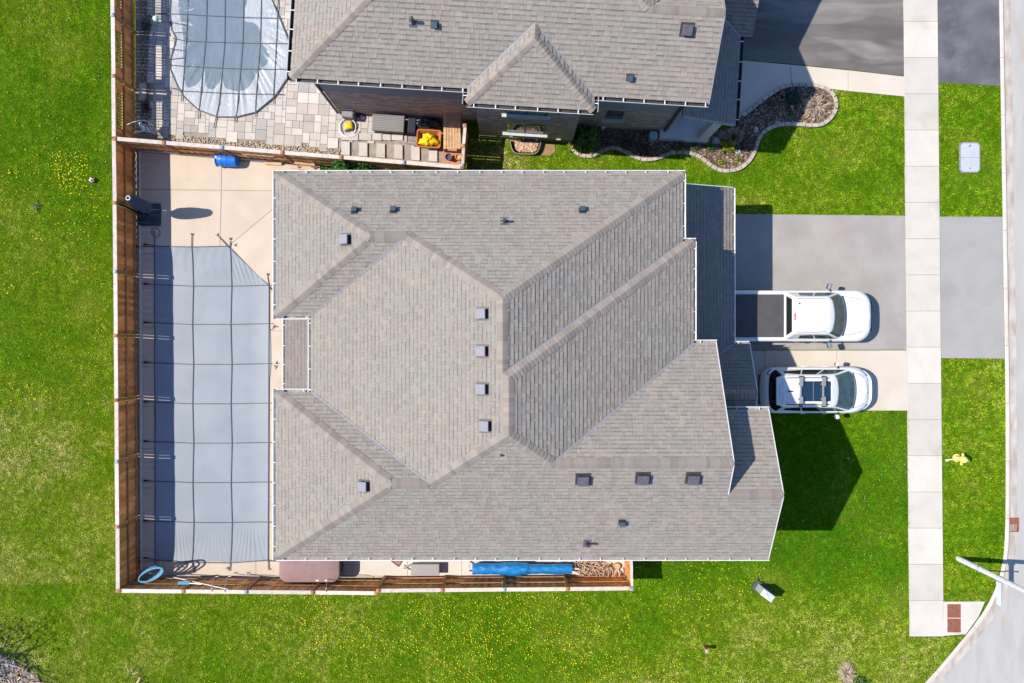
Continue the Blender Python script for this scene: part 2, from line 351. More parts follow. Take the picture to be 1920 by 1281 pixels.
# raised concrete patio round the pool, panels with open joints
ZP = .12
patio = empty('patio', G(400, 400)); tag(patio, 'beige concrete patio round the covered pool', None, None, 'structure')
def panel(pts, parent=patio, mat=m_conc, z=ZP):
    return MB().rslab([G2(x, y, z) for x, y in pts][::-1], 0, z, .008).build('concrete_panel', mat, parent)
g = .45
panel([(264,285),(415.5-g,298.5),(415-g,356-g),(264,354-g)]); panel([(416+g,299),(600,314),(600,358-g),(415.5+g,356-g)])
panel([(264,355+g),(415-g,357+g),(412,462),(264,461)])
panel([(416+g,357+g),(552,358.5),(510,392.6),(435.6,454.6),(431,461),(413,462)])
panel([(553,359.3),(600,360),(600,520),(503,535),(433,462.5),(436.6,455.4),(511,393.4)])
ys = [462, 475, 540, 613, 686, 762, 841, 915, 1033, 1052]
for a, b in zip(ys[:-1], ys[1:]): panel([(264+(a-285)/780*1.5, a+g),(291,a+g),(292,b-g),(264+(b-285)/780*1.5,b-g)])
for a, b in zip([520, 620, 768, 930], [620, 768, 930, 1052]):
    panel([(503,a+g if a > 520 else 536),(600,a+g),(600,b-g),(503,b-g)])
for a, b in zip([265, 307, 480], [307, 480, 560]): panel([(a+g,1052+g),(b-g,1052+g),(b-g,1079),(a+g,1078)])
m_sidec = M('pale_side_concrete', (.53, .49, .45), (.49, .45, .41), 1.2, .9, .12, 90, .07, 60, rnd=.03)
side = empty('side_path', G(900, 1060)); tag(side, 'pale concrete strip between the house and its side fence', None, None, 'structure')
for a in range(560, 1172, 102):
    MB().rslab([G2(x, y, .10) for x, y in ((a+g,1000),(a+102-g,1000),(a+102-g,1079),(a+g,1079))][::-1], 0, .10, .008).build('concrete_panel', m_sidec, side)
m_foot = M('grey_footing_concrete', (.36, .33, .32), (.28, .26, .25), 4, .9, .2, 60, .1, 80)
m_edge = M('pale_edging', (.62, .62, .62), (.5, .5, .5), 5, .7)
m_joint = M('dark_joint_concrete', (.33, .28, .23), rough=.95)  # joint bed concrete, a darker tone than the panels
for q in ([(256,283),(600,313),(600,522),(503,536),(432,463),(256,463)], [(256,460),(291,460),(292,1055),(256,1055)], [(503,534),(600,520),(600,1055),(502,1055)], [(256,1050),(600,1050),(600,1079.5),(256,1078.5)]):
    MB().prism([G2(x, y, ZP-.012) for x, y in q], 0.004, ZP-.012).build('joint_bed', m_joint, patio)
MB().prism([G2(x, y, .05) for x, y in ((240,270),(1172,330),(1172,300),(240,250))][:0] or [G2(x, y, .03) for x, y in ((254,262),(600,298),(600,330),(300,340),(300,1040),(600,1060),(1186,1060),(1186,1082),(254,1084))], .002, .03).build('fence_footing', m_foot, patio)
MB().prism([G2(x, y, .088) for x, y in ((560,1000),(1172,1000),(1172,1079.5),(560,1079.5))], .004, .088).build('joint_bed', m_joint, side)
pe = MB(); pe.bar((*G2(262, 283, .16), .14), (*G2(265, 1068, .16), .14), .05, .10); pe.bar((*G2(262, 281.5, .16), .14), (*G2(516, 303, .16), .14), .05, .10)
tag(pe.build('patio_edging', m_edge), 'thin pale edging strip along the patio at the fence foot', None, None, 'structure')
# ------------------------------------------------------------------ main house
ZE = 5.4
class P:                                     # roof plane z = a+bx+cy
    def __init__(s, a, b, c): s.a, s.b, s.c = a, b, c
    def z(s, x, y): return s.a+s.b*x+s.c*y
    def v(s, x, y): return Vector((x, y, s.z(x, y)))
    def n(s): return Vector((-s.b, -s.c, 1)).normalized()
    def hit(s, px, py):
        X, Y = (px-960)/PPM, (640-py)/PPM
        q = s.b*X+s.c*Y; z = (s.a+q)/(1+q/H); k = (H-z)/H; return Vector((X*k, Y*k, z))
def I3(p, q, r):
    A = np.array([[p.b, p.c, -1], [q.b, q.c, -1], [r.b, r.c, -1]]); return Vector(np.linalg.solve(A, -np.array([p.a, q.a, r.a])))
def xs(x0, s, z0=ZE): return P(z0-s*x0, s, 0)          # rises with +x from eave x0 (negative s rises with -x)
def ysl(y0, s, z0=ZE): return P(z0-s*y0, 0, s)
pT = ysl(5.82, -.6); pB = ysl(-7.48, .6); pL = xs(-6.96, .40); pUE = xs(-8.18, .40); pUS = ysl(.886, .55)
pLN = ysl(-1.754, -.6); pR1 = xs(5.91, -.43); pR2 = xs(6.28, -.43); pS = ysl(3.47, -.597); pAN = ysl(-.055, -.565); pBN = ysl(-2.37, -.555)
E = lambda x, y, z=ZE: Vector((x, y, z))
ua = I3(pT, pUE, pUS); ub = I3(pT, pUS, pL); tt = I3(pT, pL, pR1); la = I3(pB, pUE, pLN); lb = I3(pB, pLN, pL)
bb = I3(pL, pR2, pB); sa = I3(pL, pR2, pS); sb = I3(pL, pR1, pS); ra_ = I3(pR2, pAN, pB)
yA = ra_.y; zA = ra_.z; ax = 7.05; bx_ = 8.87
yB = (pBN.a-pB.a)/(pB.c-pBN.c); zB = pB.z(0, yB)
planes = [(pT, [E(-8.18,5.82), ua, ub, tt, E(5.91,5.82)]), (pUE, [E(-8.18,5.82), E(-8.18,.886), ua]),
    (pUS, [E(-8.18,.886), E(-6.96,.886), ub, ua]), (pL, [E(-6.96,.886), E(-6.96,-1.754), lb, bb, sa, sb, tt, ub]),
    (pLN, [E(-8.18,-1.754), la, lb, E(-6.96,-1.754)]), (pUE, [E(-8.18,-1.754), E(-8.18,-7.48), la]),
    (pB, [E(-8.18,-7.48), E(bx_,-7.48), E(bx_,yB,zB), E(ax,yB,zB), E(ax,yA,zA), ra_, bb, lb, la]),
    (pR1, [E(5.91,5.82), tt, sb, E(5.91,3.47)]), (pS, [E(5.91,3.47), sb, sa, E(6.28,3.47)]),
    (pR2, [E(6.28,3.47), sa, bb, ra_, E(6.28,-.055)]), (pAN, [E(6.28,-.055), ra_, E(ax,yA,zA), E(ax,-.055)]),
    (pBN, [E(6.6,-2.37), E(6.6,yB,zB), E(bx_,yB,zB), E(bx_,-2.37)])]
GR = xs(8.35, -.35, 2.9); PN = ysl(-.1, -.52, 2.9); yP = -1.92; PS = P(PN.z(0, yP)-.52*yP, 0, .52); LB = xs(-8.59, .3, 2.9)
v1 = I3(GR, PN, xs(6.65, 1e6, 0)); 
v1 = Vector((6.65, (GR.z(6.65,0)-PN.a)/PN.c, GR.z(6.65,0)))
planes_low = [(GR, [GR.v(8.35,5.82), GR.v(5.45,5.82), GR.v(5.45,-.2), GR.v(6.65,-.2), v1, GR.v(8.35,-.1)]),
    (PN, [PN.v(8.35,-.1), v1, PN.v(6.65,yP), PN.v(8.99,yP), PN.v(8.99,-.1)]), (PS, [PS.v(6.65,yP), PS.v(6.65,-2.78), PS.v(8.99,-2.78), PS.v(8.99,yP)]),
    (LB, [LB.v(-8.59,.87), LB.v(-8.59,-1.88), LB.v(-6.5,-1.88), LB.v(-6.5,.87)])]
def ccw(poly):
    a = sum(poly[i].x*poly[(i+1) % len(poly)].y-poly[(i+1) % len(poly)].x*poly[i].y for i in range(len(poly)))
    return poly if a > 0 else poly[::-1]
def deck(mb, poly, t=.14):
    poly = ccw(poly); n = len(poly); vs = list(poly)+[v-Vector((0, 0, t)) for v in poly]
    mb.add(vs, [tuple(range(n)), tuple(range(2*n-1, n-1, -1))]+[(i, n+i, n+(i+1) % n, (i+1) % n) for i in range(n)])
def shingles(plane, poly, tint, out, ex=.145, th=.022):
    poly = ccw(poly); n = plane.n(); u = Vector((-n.y, n.x, 0)).normalized() if abs(n.x)+abs(n.y) > 1e-6 else Vector((1,0,0))
    v = n.cross(u); 
    if v.z < 0: v = -v; u = -u
    o = poly[0]; q = [((p-o).dot(u), (p-o).dot(v)) for p in poly]
    um = min(p[0] for p in q); uM = max(p[0] for p in q); vm = min(p[1] for p in q); vM = max(p[1] for p in q)
    i = 0; vv = vm
    while vv < vM-.01:
        uu = um-random.uniform(0, .3)
        while uu < uM:
            w = random.choice((.10, .13, .16, .19, .22, .25)); thick = random.random() < .55
            c = clip_poly(q, (uu+.002, uu+w-.002, vv, min(vv+ex, vM)))
            if len(c) >= 3:
                cc = [c[0]]
                for p in c[1:]:
                    if math.hypot(p[0]-cc[-1][0], p[1]-cc[-1][1]) > 1e-4: cc.append(p)
                if math.hypot(cc[0][0]-cc[-1][0], cc[0][1]-cc[-1][1]) < 1e-4: cc.pop()
                ar = abs(sum(cc[k][0]*cc[(k+1) % len(cc)][1]-cc[(k+1) % len(cc)][0]*cc[k][1] for k in range(len(cc))))/2 if len(cc) > 2 else 0
                if ar > .0012:
                    t = th*(1.0 if thick else .45); full = ar > .9*w*ex; tone = (1.02 if thick else .96)*random.uniform(.945, 1.055)
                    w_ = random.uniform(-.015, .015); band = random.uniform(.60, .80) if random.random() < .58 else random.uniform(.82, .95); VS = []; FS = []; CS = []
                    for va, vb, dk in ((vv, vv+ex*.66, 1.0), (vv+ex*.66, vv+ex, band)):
                        c2 = clip_poly(cc, (uu, uu+w, va, min(vb, vM)))
                        if len(c2) < 3: continue
                        m = len(c2); b0 = len(VS)
                        top = [o+u*p[0]+v*p[1]+n*(.006+t*(1-.9*(p[1]-vv)/ex)) for p in c2]; bot = [o+u*p[0]+v*p[1]+n*.001 for p in c2]
                        a = sum(c2[k][0]*c2[(k+1) % m][1]-c2[(k+1) % m][0]*c2[k][1] for k in range(m))
                        flip = (a < 0) != (u.cross(v).dot(n) < 0)
                        fs = [tuple(range(m))]+[(k, m+k, m+(k+1) % m, (k+1) % m) for k in range(m)]
                        if flip: fs = [f[::-1] for f in fs]
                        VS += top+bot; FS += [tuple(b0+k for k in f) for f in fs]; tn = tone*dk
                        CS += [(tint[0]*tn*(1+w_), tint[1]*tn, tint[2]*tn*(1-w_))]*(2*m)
                    if VS: out.append((ar/(H-VS[0].z)**2 if full else 0, VS, FS, CS))
            uu += w
        vv += ex; i += 1
def emit_shingles(lst, roof, limit=300):
    lst = sorted(lst, key=lambda t: -t[0]); mb = MB()
    for k, (a, vs, fs, col) in enumerate(lst):
        if k < limit:
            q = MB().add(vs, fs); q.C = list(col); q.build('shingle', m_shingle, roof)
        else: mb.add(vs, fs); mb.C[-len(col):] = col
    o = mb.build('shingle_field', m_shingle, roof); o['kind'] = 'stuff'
def caps(p, q, n1, n2, roof, tint, w=.19, step=.145):
    if p.z > q.z: p, q = q, p
    d = (q-p).normalized(); L_ = (q-p).length
    s1 = n1.cross(d).normalized(); s2 = n2.cross(d).normalized()
    nm = (n1+n2).normalized()
    if s1.dot(nm) > 0 and False: s1 = -s1
    mid = (s1-s2)
    if (s1-s2).length < (s1+s2).length: s2 = -s2 
    # s1 must lie down plane 1, s2 down plane 2, on opposite sides
    side = d.cross(nm).normalized()
    s1 = s1 if s1.dot(side) > 0 else -s1; s2 = s2 if s2.dot(side) < 0 else -s2
    if n1.dot(side) < 0: s1, s2 = (-(n1.cross(d)).normalized(), (n2.cross(d)).normalized())
    def dn(nv, sg):
        t = nv.cross(d).normalized(); t = t if t.dot(side)*sg > 0 else -t; return t
    sg = 1 if n1.dot(side) > 0 else -1
    a_, b_ = dn(n1, sg), dn(n2, -sg)
    k = 0
    while k*step < L_:
        l0 = k*step; l1 = min(L_+.02, l0+.20); tone = random.choice((.86, .93, .98, 1.03, 1.07))*random.uniform(.97, 1.03)
        col = (tint[0]*tone*.955, tint[1]*tone*.93, tint[2]*tone*.92); ww = w
        lo, hi = .040, .020; vs = []
        for l, h in ((l0, lo), (l1, hi)):
            c = p+d*l
            vs += [c+a_*ww+n1*(h-.006), c+a_*.07+n1*(h+.006), c+nm*(h+.012), c+b_*.07+n2*(h+.006), c+b_*ww+n2*(h-.006),
                   c+a_*ww-n1*.0, c+b_*ww-n2*.0]
        fs = [(0,1,8,7),(1,2,9,8),(2,3,10,9),(3,4,11,10),(5,0,7,12),(4,6,13,11),(5,6,4,3,2,1,0)]
        mb = MB().add(vs, fs, col)
        V0 = [Vector(v) for v in vs]; nn = (V0[1]-V0[0]).cross(V0[7]-V0[0])
        if nn.z < 0: mb.F = [f[::-1] for f in mb.F]
        mb.build('ridge_cap', m_cap, roof); k += 1
def valley(p, q, n1, n2, roof, mat, w1=.025, w2=.05):
    d = (q-p).normalized(); sd = d.cross(Vector((0, 0, 1))).normalized()
    up = Vector((0, 0, .035)); vs = []
    for c in (p, q):
        for s_, w in ((1, w1), (0, 0), (-1, w2)):
            nrm = n1 if s_ >= 0 else n2
            x, y = c.x+sd.x*s_*w, c.y+sd.y*s_*w
            z = c.z-(nrm.x*(x-c.x)+nrm.y*(y-c.y))/nrm.z; vs.append(Vector((x, y, z))+up)
    mb = MB().add(vs, [(0,3,4,1),(1,4,5,2)]).add([v-Vector((0,0,.03)) for v in vs], [(0,1,4,3),(1,2,5,4)]); mb.build('valley_flashing', mat, roof)
def gutter(p, q, out, parent, mat, inner, hang=.75, hmat=None, w=.105, hw=.03):
    p, q, out = Vector(p), Vector(q), Vector(out).normalized(); d = (q-p).normalized(); L_ = (q-p).length
    prof = [(-.005, -.015), (-.005, -.13), (w-.03, -.13), (w, -.02), (w+.012, -.02), (w+.012, -.006), (w-.016, -.006), (w-.016, -.02), (w-.04, -.115), (.006, -.115), (.006, -.015)]
    rings = [[e+out*a+Vector((0, 0, b)) for a, b in prof] for e in (p, q)]
    mb = MB().loft(rings, True, True)
    o = mb.build('gutter', mat, parent)
    if inner: MB().bar(p+out*w*.45+Vector((0,0,-.108)), q+out*w*.45+Vector((0,0,-.108)), w*.7, .008).build('gutter_floor', inner, o)  # darker grey strip along the trough floor
    hb = MB(); l = .25
    while l < L_:
        c = p+d*l; hb.obox(c+out*(w*.5)+Vector((0,0,-.01)), (w*.55, hw/2, .012), rz=math.atan2(out.y, out.x)); l += hang*random.uniform(.92, 1.08)
    if hb.V: hb.build('gutter_hangers', hmat or mat, o)['kind'] = 'stuff'
    return o
TINT = (.260, .238, .217)
house = empty('house', (0, 0, 0), 'large house with taupe shingle hip roof and white gutters beside the pool', 'house')
mb = MB()
for pl, poly in planes: deck(mb, poly)
roof = mb.build('roof', m_under, house)
sh = []
for pl, poly in planes: shingles(pl, poly, TINT, sh)
emit_shingles(sh, roof)
mb = MB()
for pl, poly in planes_low[:3]: deck(mb, poly)
mbl = MB(); deck(mbl, planes_low[3][1]); roof3 = mbl.build('bay_roof', m_under, house)
roof2 = mb.build('lower_roof', m_under, house); sh = []
for pl, poly in planes_low[:3]: shingles(pl, poly, (TINT[0]*.80, TINT[1]*.80, TINT[2]*.82), sh)
emit_shingles(sh, roof2, 120)
sh = []; shingles(LB, planes_low[3][1], (.215, .195, .187), sh); emit_shingles(sh, roof3, 60)
for p, q, a, b in ((E(-8.18,5.82), ua, pT, pUE), (E(-8.18,.886), ua, pUE, pUS), (ua, ub, pT, pUS), (ub, tt, pT, pL), (tt, E(5.91,5.82), pT, pR1), (sb, tt, pL, pR1), (sa, sb, pL, pS), (sa, E(6.28,3.47), pS, pR2),
        (bb, sa, pL, pR2), (lb, bb, pL, pB), (bb, ra_, pR2, pB), (la, lb, pLN, pB), (E(-8.18,-1.754), la, pUE, pLN), (E(-8.18,-7.48), la, pUE, pB), (ra_, E(ax,yA,zA), pAN, pB), (E(ax,yB,zB), E(bx_,yB,zB), pBN, pB)):
    caps(p, q, a.n(), b.n(), roof, TINT)
caps(PN.v(6.65, yP), PN.v(8.99, yP), PN.n(), PS.n(), roof2, TINT)
for p, q, a, b in ((E(-6.96,.886), ub, pUS, pL), (E(-6.96,-1.754), lb, pL, pLN), (E(5.91,3.47), sb, pR1, pS), (E(6.28,-.055), ra_, pAN, pR2)):
    d = q-p; sd = d.cross(Vector((0, 0, 1)))
    mid = (p+q)/2; t = mid+sd.normalized()*.3
    first = a if a.z(t.x, t.y) > b.z(t.x, t.y) else b; second = b if first is a else a
    valley(p, q, first.n(), second.n(), roof, m_flash)
valley(PN.v(8.35,-.1), v1, GR.n(), PN.n(), roof2, m_flash)
for p, q, o in (((-8.18,5.82),(5.91+.1,5.82),(0,1)), ((5.91,5.82),(5.91,3.47+.1),(1,0)), ((5.91,3.47),(6.28+.1,3.47),(0,1)), ((6.28,3.47),(6.28,-.055+.1),(1,0)), ((6.28,-.055),(7.05+.06,-.055),(0,1)),
        ((-8.18,-7.48),(bx_+.05,-7.48),(0,-1)), ((-8.18,5.82+.1),(-8.18,.886-.1),(-1,0)), ((-8.18,.886),(-6.96-.0,.886),(0,-1)), ((-6.96,.886),(-6.96,-1.754),(-1,0)), ((-8.18,-1.754),(-6.96,-1.754),(0,1)),
        ((-8.18,-1.754+.1),(-8.18,-7.48-.1),(-1,0)), ((6.75,-2.37),(bx_+.05,-2.37),(0,1))):
    gutter((*p, ZE), (*q, ZE), (*o, 0), house, m_white, m_gutter_in)
for p, q, o in (((8.35,5.82),(8.35,-.1),(1,0)), ((8.35,-.1),(9.0,-.1),(0,1)), ((-8.59,.87),(-8.59,-1.88),(-1,0))):
    gutter((*p, 2.9), (*q, 2.9), (*o, 0), house, m_white, m_gutter_in)
for p, q in ((E(ax,-.055), E(ax,yA,zA)), (E(ax,yA,zA), E(ax,yB,zB)), (E(bx_,-2.37), E(bx_,yB,zB)), (E(bx_,yB,zB), E(bx_,-7.48)), (PN.v(8.99,-.1), PN.v(8.99,yP)), (PS.v(8.99,yP), PS.v(8.99,-2.78)), (GR.v(5.5,5.82), GR.v(8.35,5.82))):
    o_ = Vector((.02, 0, -.09)) if abs(p.x-q.x) < .01 else Vector((0, .02, -.09)); MB().bar(p+o_, q+o_, .03, .20).build('rake_board', m_white, house)
mb = MB(); mb.box(-7.75, 5.5, 1.3, 5.42, 0, 5.27).box(-7.75, 6.6, -7.06, -2.16, 0, 5.27).box(-6.52, 6.0, -2.16, 1.3, 0, 5.27).box(5.5, 5.85, 1.3, 3.1, 0, 5.27).box(6.6, 8.45, -7.06, -2.78, 0, 5.27).box(6.0, 6.6, -2.16, -.5, 0, 5.27)
mb.build('wall', m_brick1, house)
mb = MB().add([(6.55,-.4,5.27),(6.55,yA,zA-.2),(6.55,-7.0,5.27)], [(0,1,2)[::-1]]).add([(8.4,-2.7,5.27),(8.4,yB,zB-.2),(8.4,-7.06,5.27)], [(0,1,2)[::-1]]); mb.build('gable_wall', m_brick1, house)
MB().box(5.86, 7.9, -.5, 5.4, 0, 2.75).build('garage_wall', m_brick1, house); MB().box(-8.1, -6.53, -1.75, .75, 0, 2.75).build('bay_wall', m_brick1, house)
for y0 in (.2, 2.9):
    d = MB().box(7.9, 7.94, y0, y0+2.3, .05, 2.3).build('garage_door', m_door, house)
    for k in range(4): MB().box(7.94, 7.955, y0+.03, y0+2.27, .1+k*.55, .1+k*.55+.5).build('door_panel', m_door, d)
d = MB().box(6.6, 6.66, -1.9, -.9, .1, 2.2).build('door', m_rail, house); MB().obox((6.68, -1.75, 1.1), (.02, .02, .06)).build('handle', m_steel, d)
for x, y0, y1, z0, z1 in ((5.5, 4.0, 5.0, 3.5, 4.8), (6.6, -2.0, -.9, 3.5, 4.8), (8.45, -5.9, -3.9, .9, 2.3), (8.45, -5.9, -3.9, 3.6, 4.9)):
    f = MB().box(x, x+.03, y0, y1, z0, z1).build('window', m_white, house); MB().box(x+.03, x+.036, y0+.07, y1-.07, z0+.07, z1-.07).build('pane', m_winglass, f)
col = MB().cyl((8.75, -.35), .12, .02, 2.78, 14).obox((8.75, -.35, .1), (.16, .16, .08)).obox((8.75, -.35, 2.7), (.16, .16, .06)); col.build('porch_post', m_white, house)
# vents and stacks
def vent(px, py, pl, s, h, mat, topm, name='roof_vent'):
    c = pl.hit(px, py); n = pl.n(); rz = 0
    u = Vector((-n.y, n.x, 0)).normalized(); v = n.cross(u)
    def q(a, b, cc): return c+u*a+v*b+n*cc
    b_ = .02; f = MB().add([q(a*s*1.45, b*s*1.45, .02) for a, b in ((-1,-1),(1,-1),(1,1),(-1,1))]+[q(a*s*1.45, b*s*1.45, .028) for a, b in ((-1,-1),(1,-1),(1,1),(-1,1))], [(3,2,1,0),(4,5,6,7),(0,1,5,4),(1,2,6,5),(2,3,7,6),(3,0,4,7)])
    root = f.build(name, m_shingle if False else mat, house)
    mb = MB(); rings = [[q(a*s*.92, b*s*.92, .0) for a, b in ((-1,-1),(1,-1),(1,1),(-1,1))], [q(a*s*.92, b*s*.92, h*.75) for a, b in ((-1,-1),(1,-1),(1,1),(-1,1))]]
    mb.loft(rings, False, True); mb.build('vent_body', mat, root)
    mb = MB().loft([[q(a*s*1.06, b*s*1.06, z) for a, b in ((-1,-1),(1,-1),(1,1),(-1,1))] for z in (h*.75, h*.96)]+[[q(a*s*.96, b*s*.96, h) for a, b in ((-1,-1),(1,-1),(1,1),(-1,1))]], True, True); mb.build('vent_cap', topm, root)
for px, py, pl in ((649, 449, pUE), (905, 588, pL), (905, 658, pL), (905, 729, pL), (911, 798, pL), (684, 911, pUE)): vent(px, py, pl, .150, .20, m_ventd, m_ventl)
for px, py in ((1093, 897), (1205, 895), (1299, 895)): vent(px, py, pB, .17, .18, m_ventd, m_ventp)
for px, py, pl in ((665, 396, pT), (738, 395, pT), (1092, 395, pT), (1166, 978, pB)): vent(px, py, pl, .085, .16, m_ventd, m_ventb)
def stack(px, py, pl, h, r=.05, fl=True):
    c = pl.hit(px, py); n = pl.n(); u = Vector((-n.y, n.x, 0)).normalized(); v = n.cross(u)
    mb = MB()
    if fl: mb.add([c+u*a*.14+v*b*.17+n*.022 for a, b in ((-1,-1),(1,-1),(1,1),(-1,1))], [(0,1,2,3) if u.cross(v).dot(n) > 0 else (3,2,1,0)])
    root = (mb if fl else MB().obox(c, (.05, .05, .02))).build('vent_stack', m_ventp, house)
    q = MB().tube([c-Vector((0,0,.05)), c+Vector((0,0,h))], r, 12); q.build('pipe', m_ventd, root)
    MB().tube([c+Vector((0,0,-.02)), c+Vector((0,0,.10))], [r*1.9, r*1.15], 12).build('pipe_collar', m_ventd, root)
stack(946, 415, pT, .35); stack(1101, 1018, pB, .40); stack(940, 853, pB, .12, .03, False)
# ------------------------------------------------------------------ neighbouring house (turned about 3.5 degrees)
NA = math.radians(-3.48); NC, NS = math.cos(NA), math.sin(NA); NO = Vector((-7.67, 9.14, 0))
def W(u, v, z=0): return Vector((NO.x+u*NC-v*NS, NO.y+u*NS+v*NC, z))
def PL(a, b, c):                                # plane z=a+b*u+c*v in local -> world plane
    return P(a-(b*NC-c*NS)*NO.x-(b*NS+c*NC)*NO.y, b*NC-c*NS, b*NS+c*NC)
def Wp(pl, u, v): w = W(u, v); return pl.v(w.x, w.y)
nB = PL(ZE, 0, .6); nL = PL(ZE, .5, 0); nR = PL(6.9+.43*12, -.43, 0); nN = PL(ZE+.6*10, 0, -.6); nGN = PL(ZE+.6*5.0, 0, -.6)
nbF = PL(ZE+.3, 0, .6); sB = .52; nbL = PL(ZE-sB*6.14, sB, 0); nbR = PL(ZE+sB*10.55, -sB, 0)
h1 = I3(nB, nL, nN); h2 = I3(nB, nR, nN); gv = Wp(nB, 12, 2.5)
bv = I3(nbL, nbR, nB); ba = I3(nbL, nbR, nbF)
bl0, br0 = W(6.14, -.5, ZE), W(10.55, -.5, ZE); blv, brv = W(6.14, 0, ZE), W(10.55, 0, ZE)
nplanes = [(nB, [W(0,0,ZE), blv, bv, brv, W(14.5,0,ZE), Wp(nB,14.5,2.5), gv, h2, h1]), (nL, [W(0,0,ZE), h1, Wp(nL,0,10)]),
    (nGN, [gv, Wp(nGN,14.5,2.5), Wp(nGN,14.5,5), Wp(nGN,13.2,5)]), (nR, [gv, Wp(nR,14.6,5.0), Wp(nR,15.2,10), h2]), (nN, [h1, h2, W(15.3,10,ZE), W(0,10,ZE)]),
    (nbF, [bl0, br0, ba]), (nbL, [bl0, ba, bv, blv]), (nbR, [br0, brv, bv, ba])]
gF = PL(2.9+.35*16.15, -.35, 0); gS = PL(2.9-.5*3.4, 0, .5)
gvt = W(14.0, 3.4+.35*2.15/.5); gvt = gF.v(gvt.x, gvt.y)
nlow = [(gF, [Wp(gF,16.15,.05), Wp(gF,16.15,3.4), gvt, Wp(gF,14.0,.05)]), (gS, [Wp(gS,16.15,3.4), Wp(gS,16.6,3.4), Wp(gS,16.6,6.6), Wp(gS,14.0,6.6), gvt])]
NT = (.264, .241, .220)
nh = empty('house', W(7, 4), 'neighbouring house with dark brick walls and a hipped bay over its side windows', 'house')
mb = MB()
for pl, poly in nplanes: deck(mb, poly)
nroof = mb.build('roof', m_under, nh); sh = []
for pl, poly in nplanes:
    if pl not in (nN,): shingles(pl, poly, NT, sh, .165)
emit_shingles(sh, nroof)
mb = MB()
for pl, poly in nlow: deck(mb, poly)
nroof2 = mb.build('lower_roof', m_under, nh); sh = []
for pl, poly in nlow: shingles(pl, poly, (NT[0]*.8, NT[1]*.82, NT[2]*.85), sh)
emit_shingles(sh, nroof2, 100)
for p, q, a, b in ((W(0,0,ZE), h1, nB, nL), (bl0, ba, nbL, nbF), (br0, ba, nbR, nbF), (ba, bv, nbL, nbR), (gv, Wp(nB,14.5,2.5), nB, nGN), (gv, h2, nB, nR)): caps(p, q, a.n(), b.n(), nroof, NT, .16)
m_flash2 = M('blue_grey_flashing', (.26, .26, .30), rough=.5, metal=.1)
valley(blv, bv, nB.n(), nbL.n(), nroof, m_flash2, .10, .04); valley(brv, bv, nbR.n(), nB.n(), nroof, m_flash2, .05, .10); valley(Wp(gF,16.15,3.4), gvt, gF.n(), gS.n(), nroof2, m_flash2)
dv = Vector((-NS, NC, 0)); du = Vector((NC, NS, 0)); nd = -dv
m_lip = M('gutter_lip_metal', (.46, .46, .46), rough=.5)
GM = M('neighbouring_gutter_metal', (.30, .30, .31), (.25, .25, .26), 4, .5)
for p, q, o in ((W(-.05,0,ZE), W(6.1,0,ZE), nd), (W(10.6,0,ZE), W(14.5,0,ZE), nd), (bl0, br0, nd), (W(6.14,0,ZE), W(6.14,-.55,ZE), -du), (W(10.55,0,ZE), W(10.55,-.55,ZE), du), (W(0,-.05,ZE), W(0,10,ZE), -du)):
    gutter(p, q, o, nh, m_darkgut, None, .72, m_white, .13, .035)
    d = (Vector(q)-Vector(p)).normalized(); MB().bar(Vector(p)+o*.145+Vector((0,0,-.012)), Vector(q)+o*.145+Vector((0,0,-.012)), .016, .03).build('gutter_lip', m_ventl if False else m_lip, nh)
gutter(W(16.15,.0,2.9), W(16.15,3.4,2.9), du, nh, m_darkgut, None, .72, m_white, .13, .035)
for p, q in ((W(14.52,0,ZE), Wp(nB,14.52,2.5)), (Wp(nB,14.52,2.5), Wp(nGN,14.52,5)), (Wp(gF,14.0,.04), Wp(gF,16.15,.04))):
    MB().bar(p+Vector((0,0,-.08)), q+Vector((0,0,-.08)), .03, .18).build('rake_board', GM, nh)
def nbox(name, u0, u1, v0, v1, z0, z1, mat, parent=nh):
    vs = [W(u, v, z) for z in (z0, z1) for u, v in ((u0,v0),(u1,v0),(u1,v1),(u0,v1))]
    return MB().add(vs, [(3,2,1,0),(4,5,6,7),(0,1,5,4),(1,2,6,5),(2,3,7,6),(3,0,4,7)]).build(name, mat, parent)
nbox('wall', .49, 14.1, .40, 9.6, 0, 2.9, m_brick2); nbox('siding', .47, 14.12, .38, 9.62, 2.9, 5.28, m_frieze)
nbox('bay_wall', 6.36, 10.2, -.23, .40, 0, 5.28, m_brick2); nbox('porch_wall', 14.1, 15.6, 3.3, 9.0, 0, 2.8, m_brick2)
m_found = M('foundation_parging', (.17, .155, .14), (.13, .12, .11), 2, .9, fine=.1)
nbox('foundation', 6.35, 10.21, -.245, .1, 0, .28, m_found); nbox('foundation', .47, 6.36, .385, 1, 0, .25, m_found); nbox('foundation', 10.21, 14.1, .385, 1, 0, .25, m_found)
nbox('downpipe', .40, .48, .32, .39, .2, 5.25, m_darkgut); nbox('downpipe', 13.9, 13.98, .31, .39, .1, 5.25, m_darkgut)
m_stone = M('pale_stone_sill', (.46, .48, .48), (.40, .42, .42), 5, .8)
m_blind = M('window_blind', (.5, .5, .5), rough=.7)
for u0, u1, z0, z1, v in ((7.45, 9.0, 3.55, 4.75, -.23), (7.45, 9.0, 1.05, 2.3, -.23), (11.35, 12.0, 1.6, 2.6, .40)):
    w = nbox('window', u0, u1, v-.015, v+.0, z0, z1, m_darkgut)
    um = (u0+u1)/2
    for a, b in (((u0+.05, um-.03), (um+.03, u1-.05)) if u1-u0 > 1 else ((u0+.05, u1-.05),)): nbox('pane', a, b, v-.019, v-.016, z0+.06, z1-.06, m_winglass, w)
    nbox('sill', u0-.13, u1+.13, v-.13, v+.0, z0-.13, z0-.03, m_stone, w)
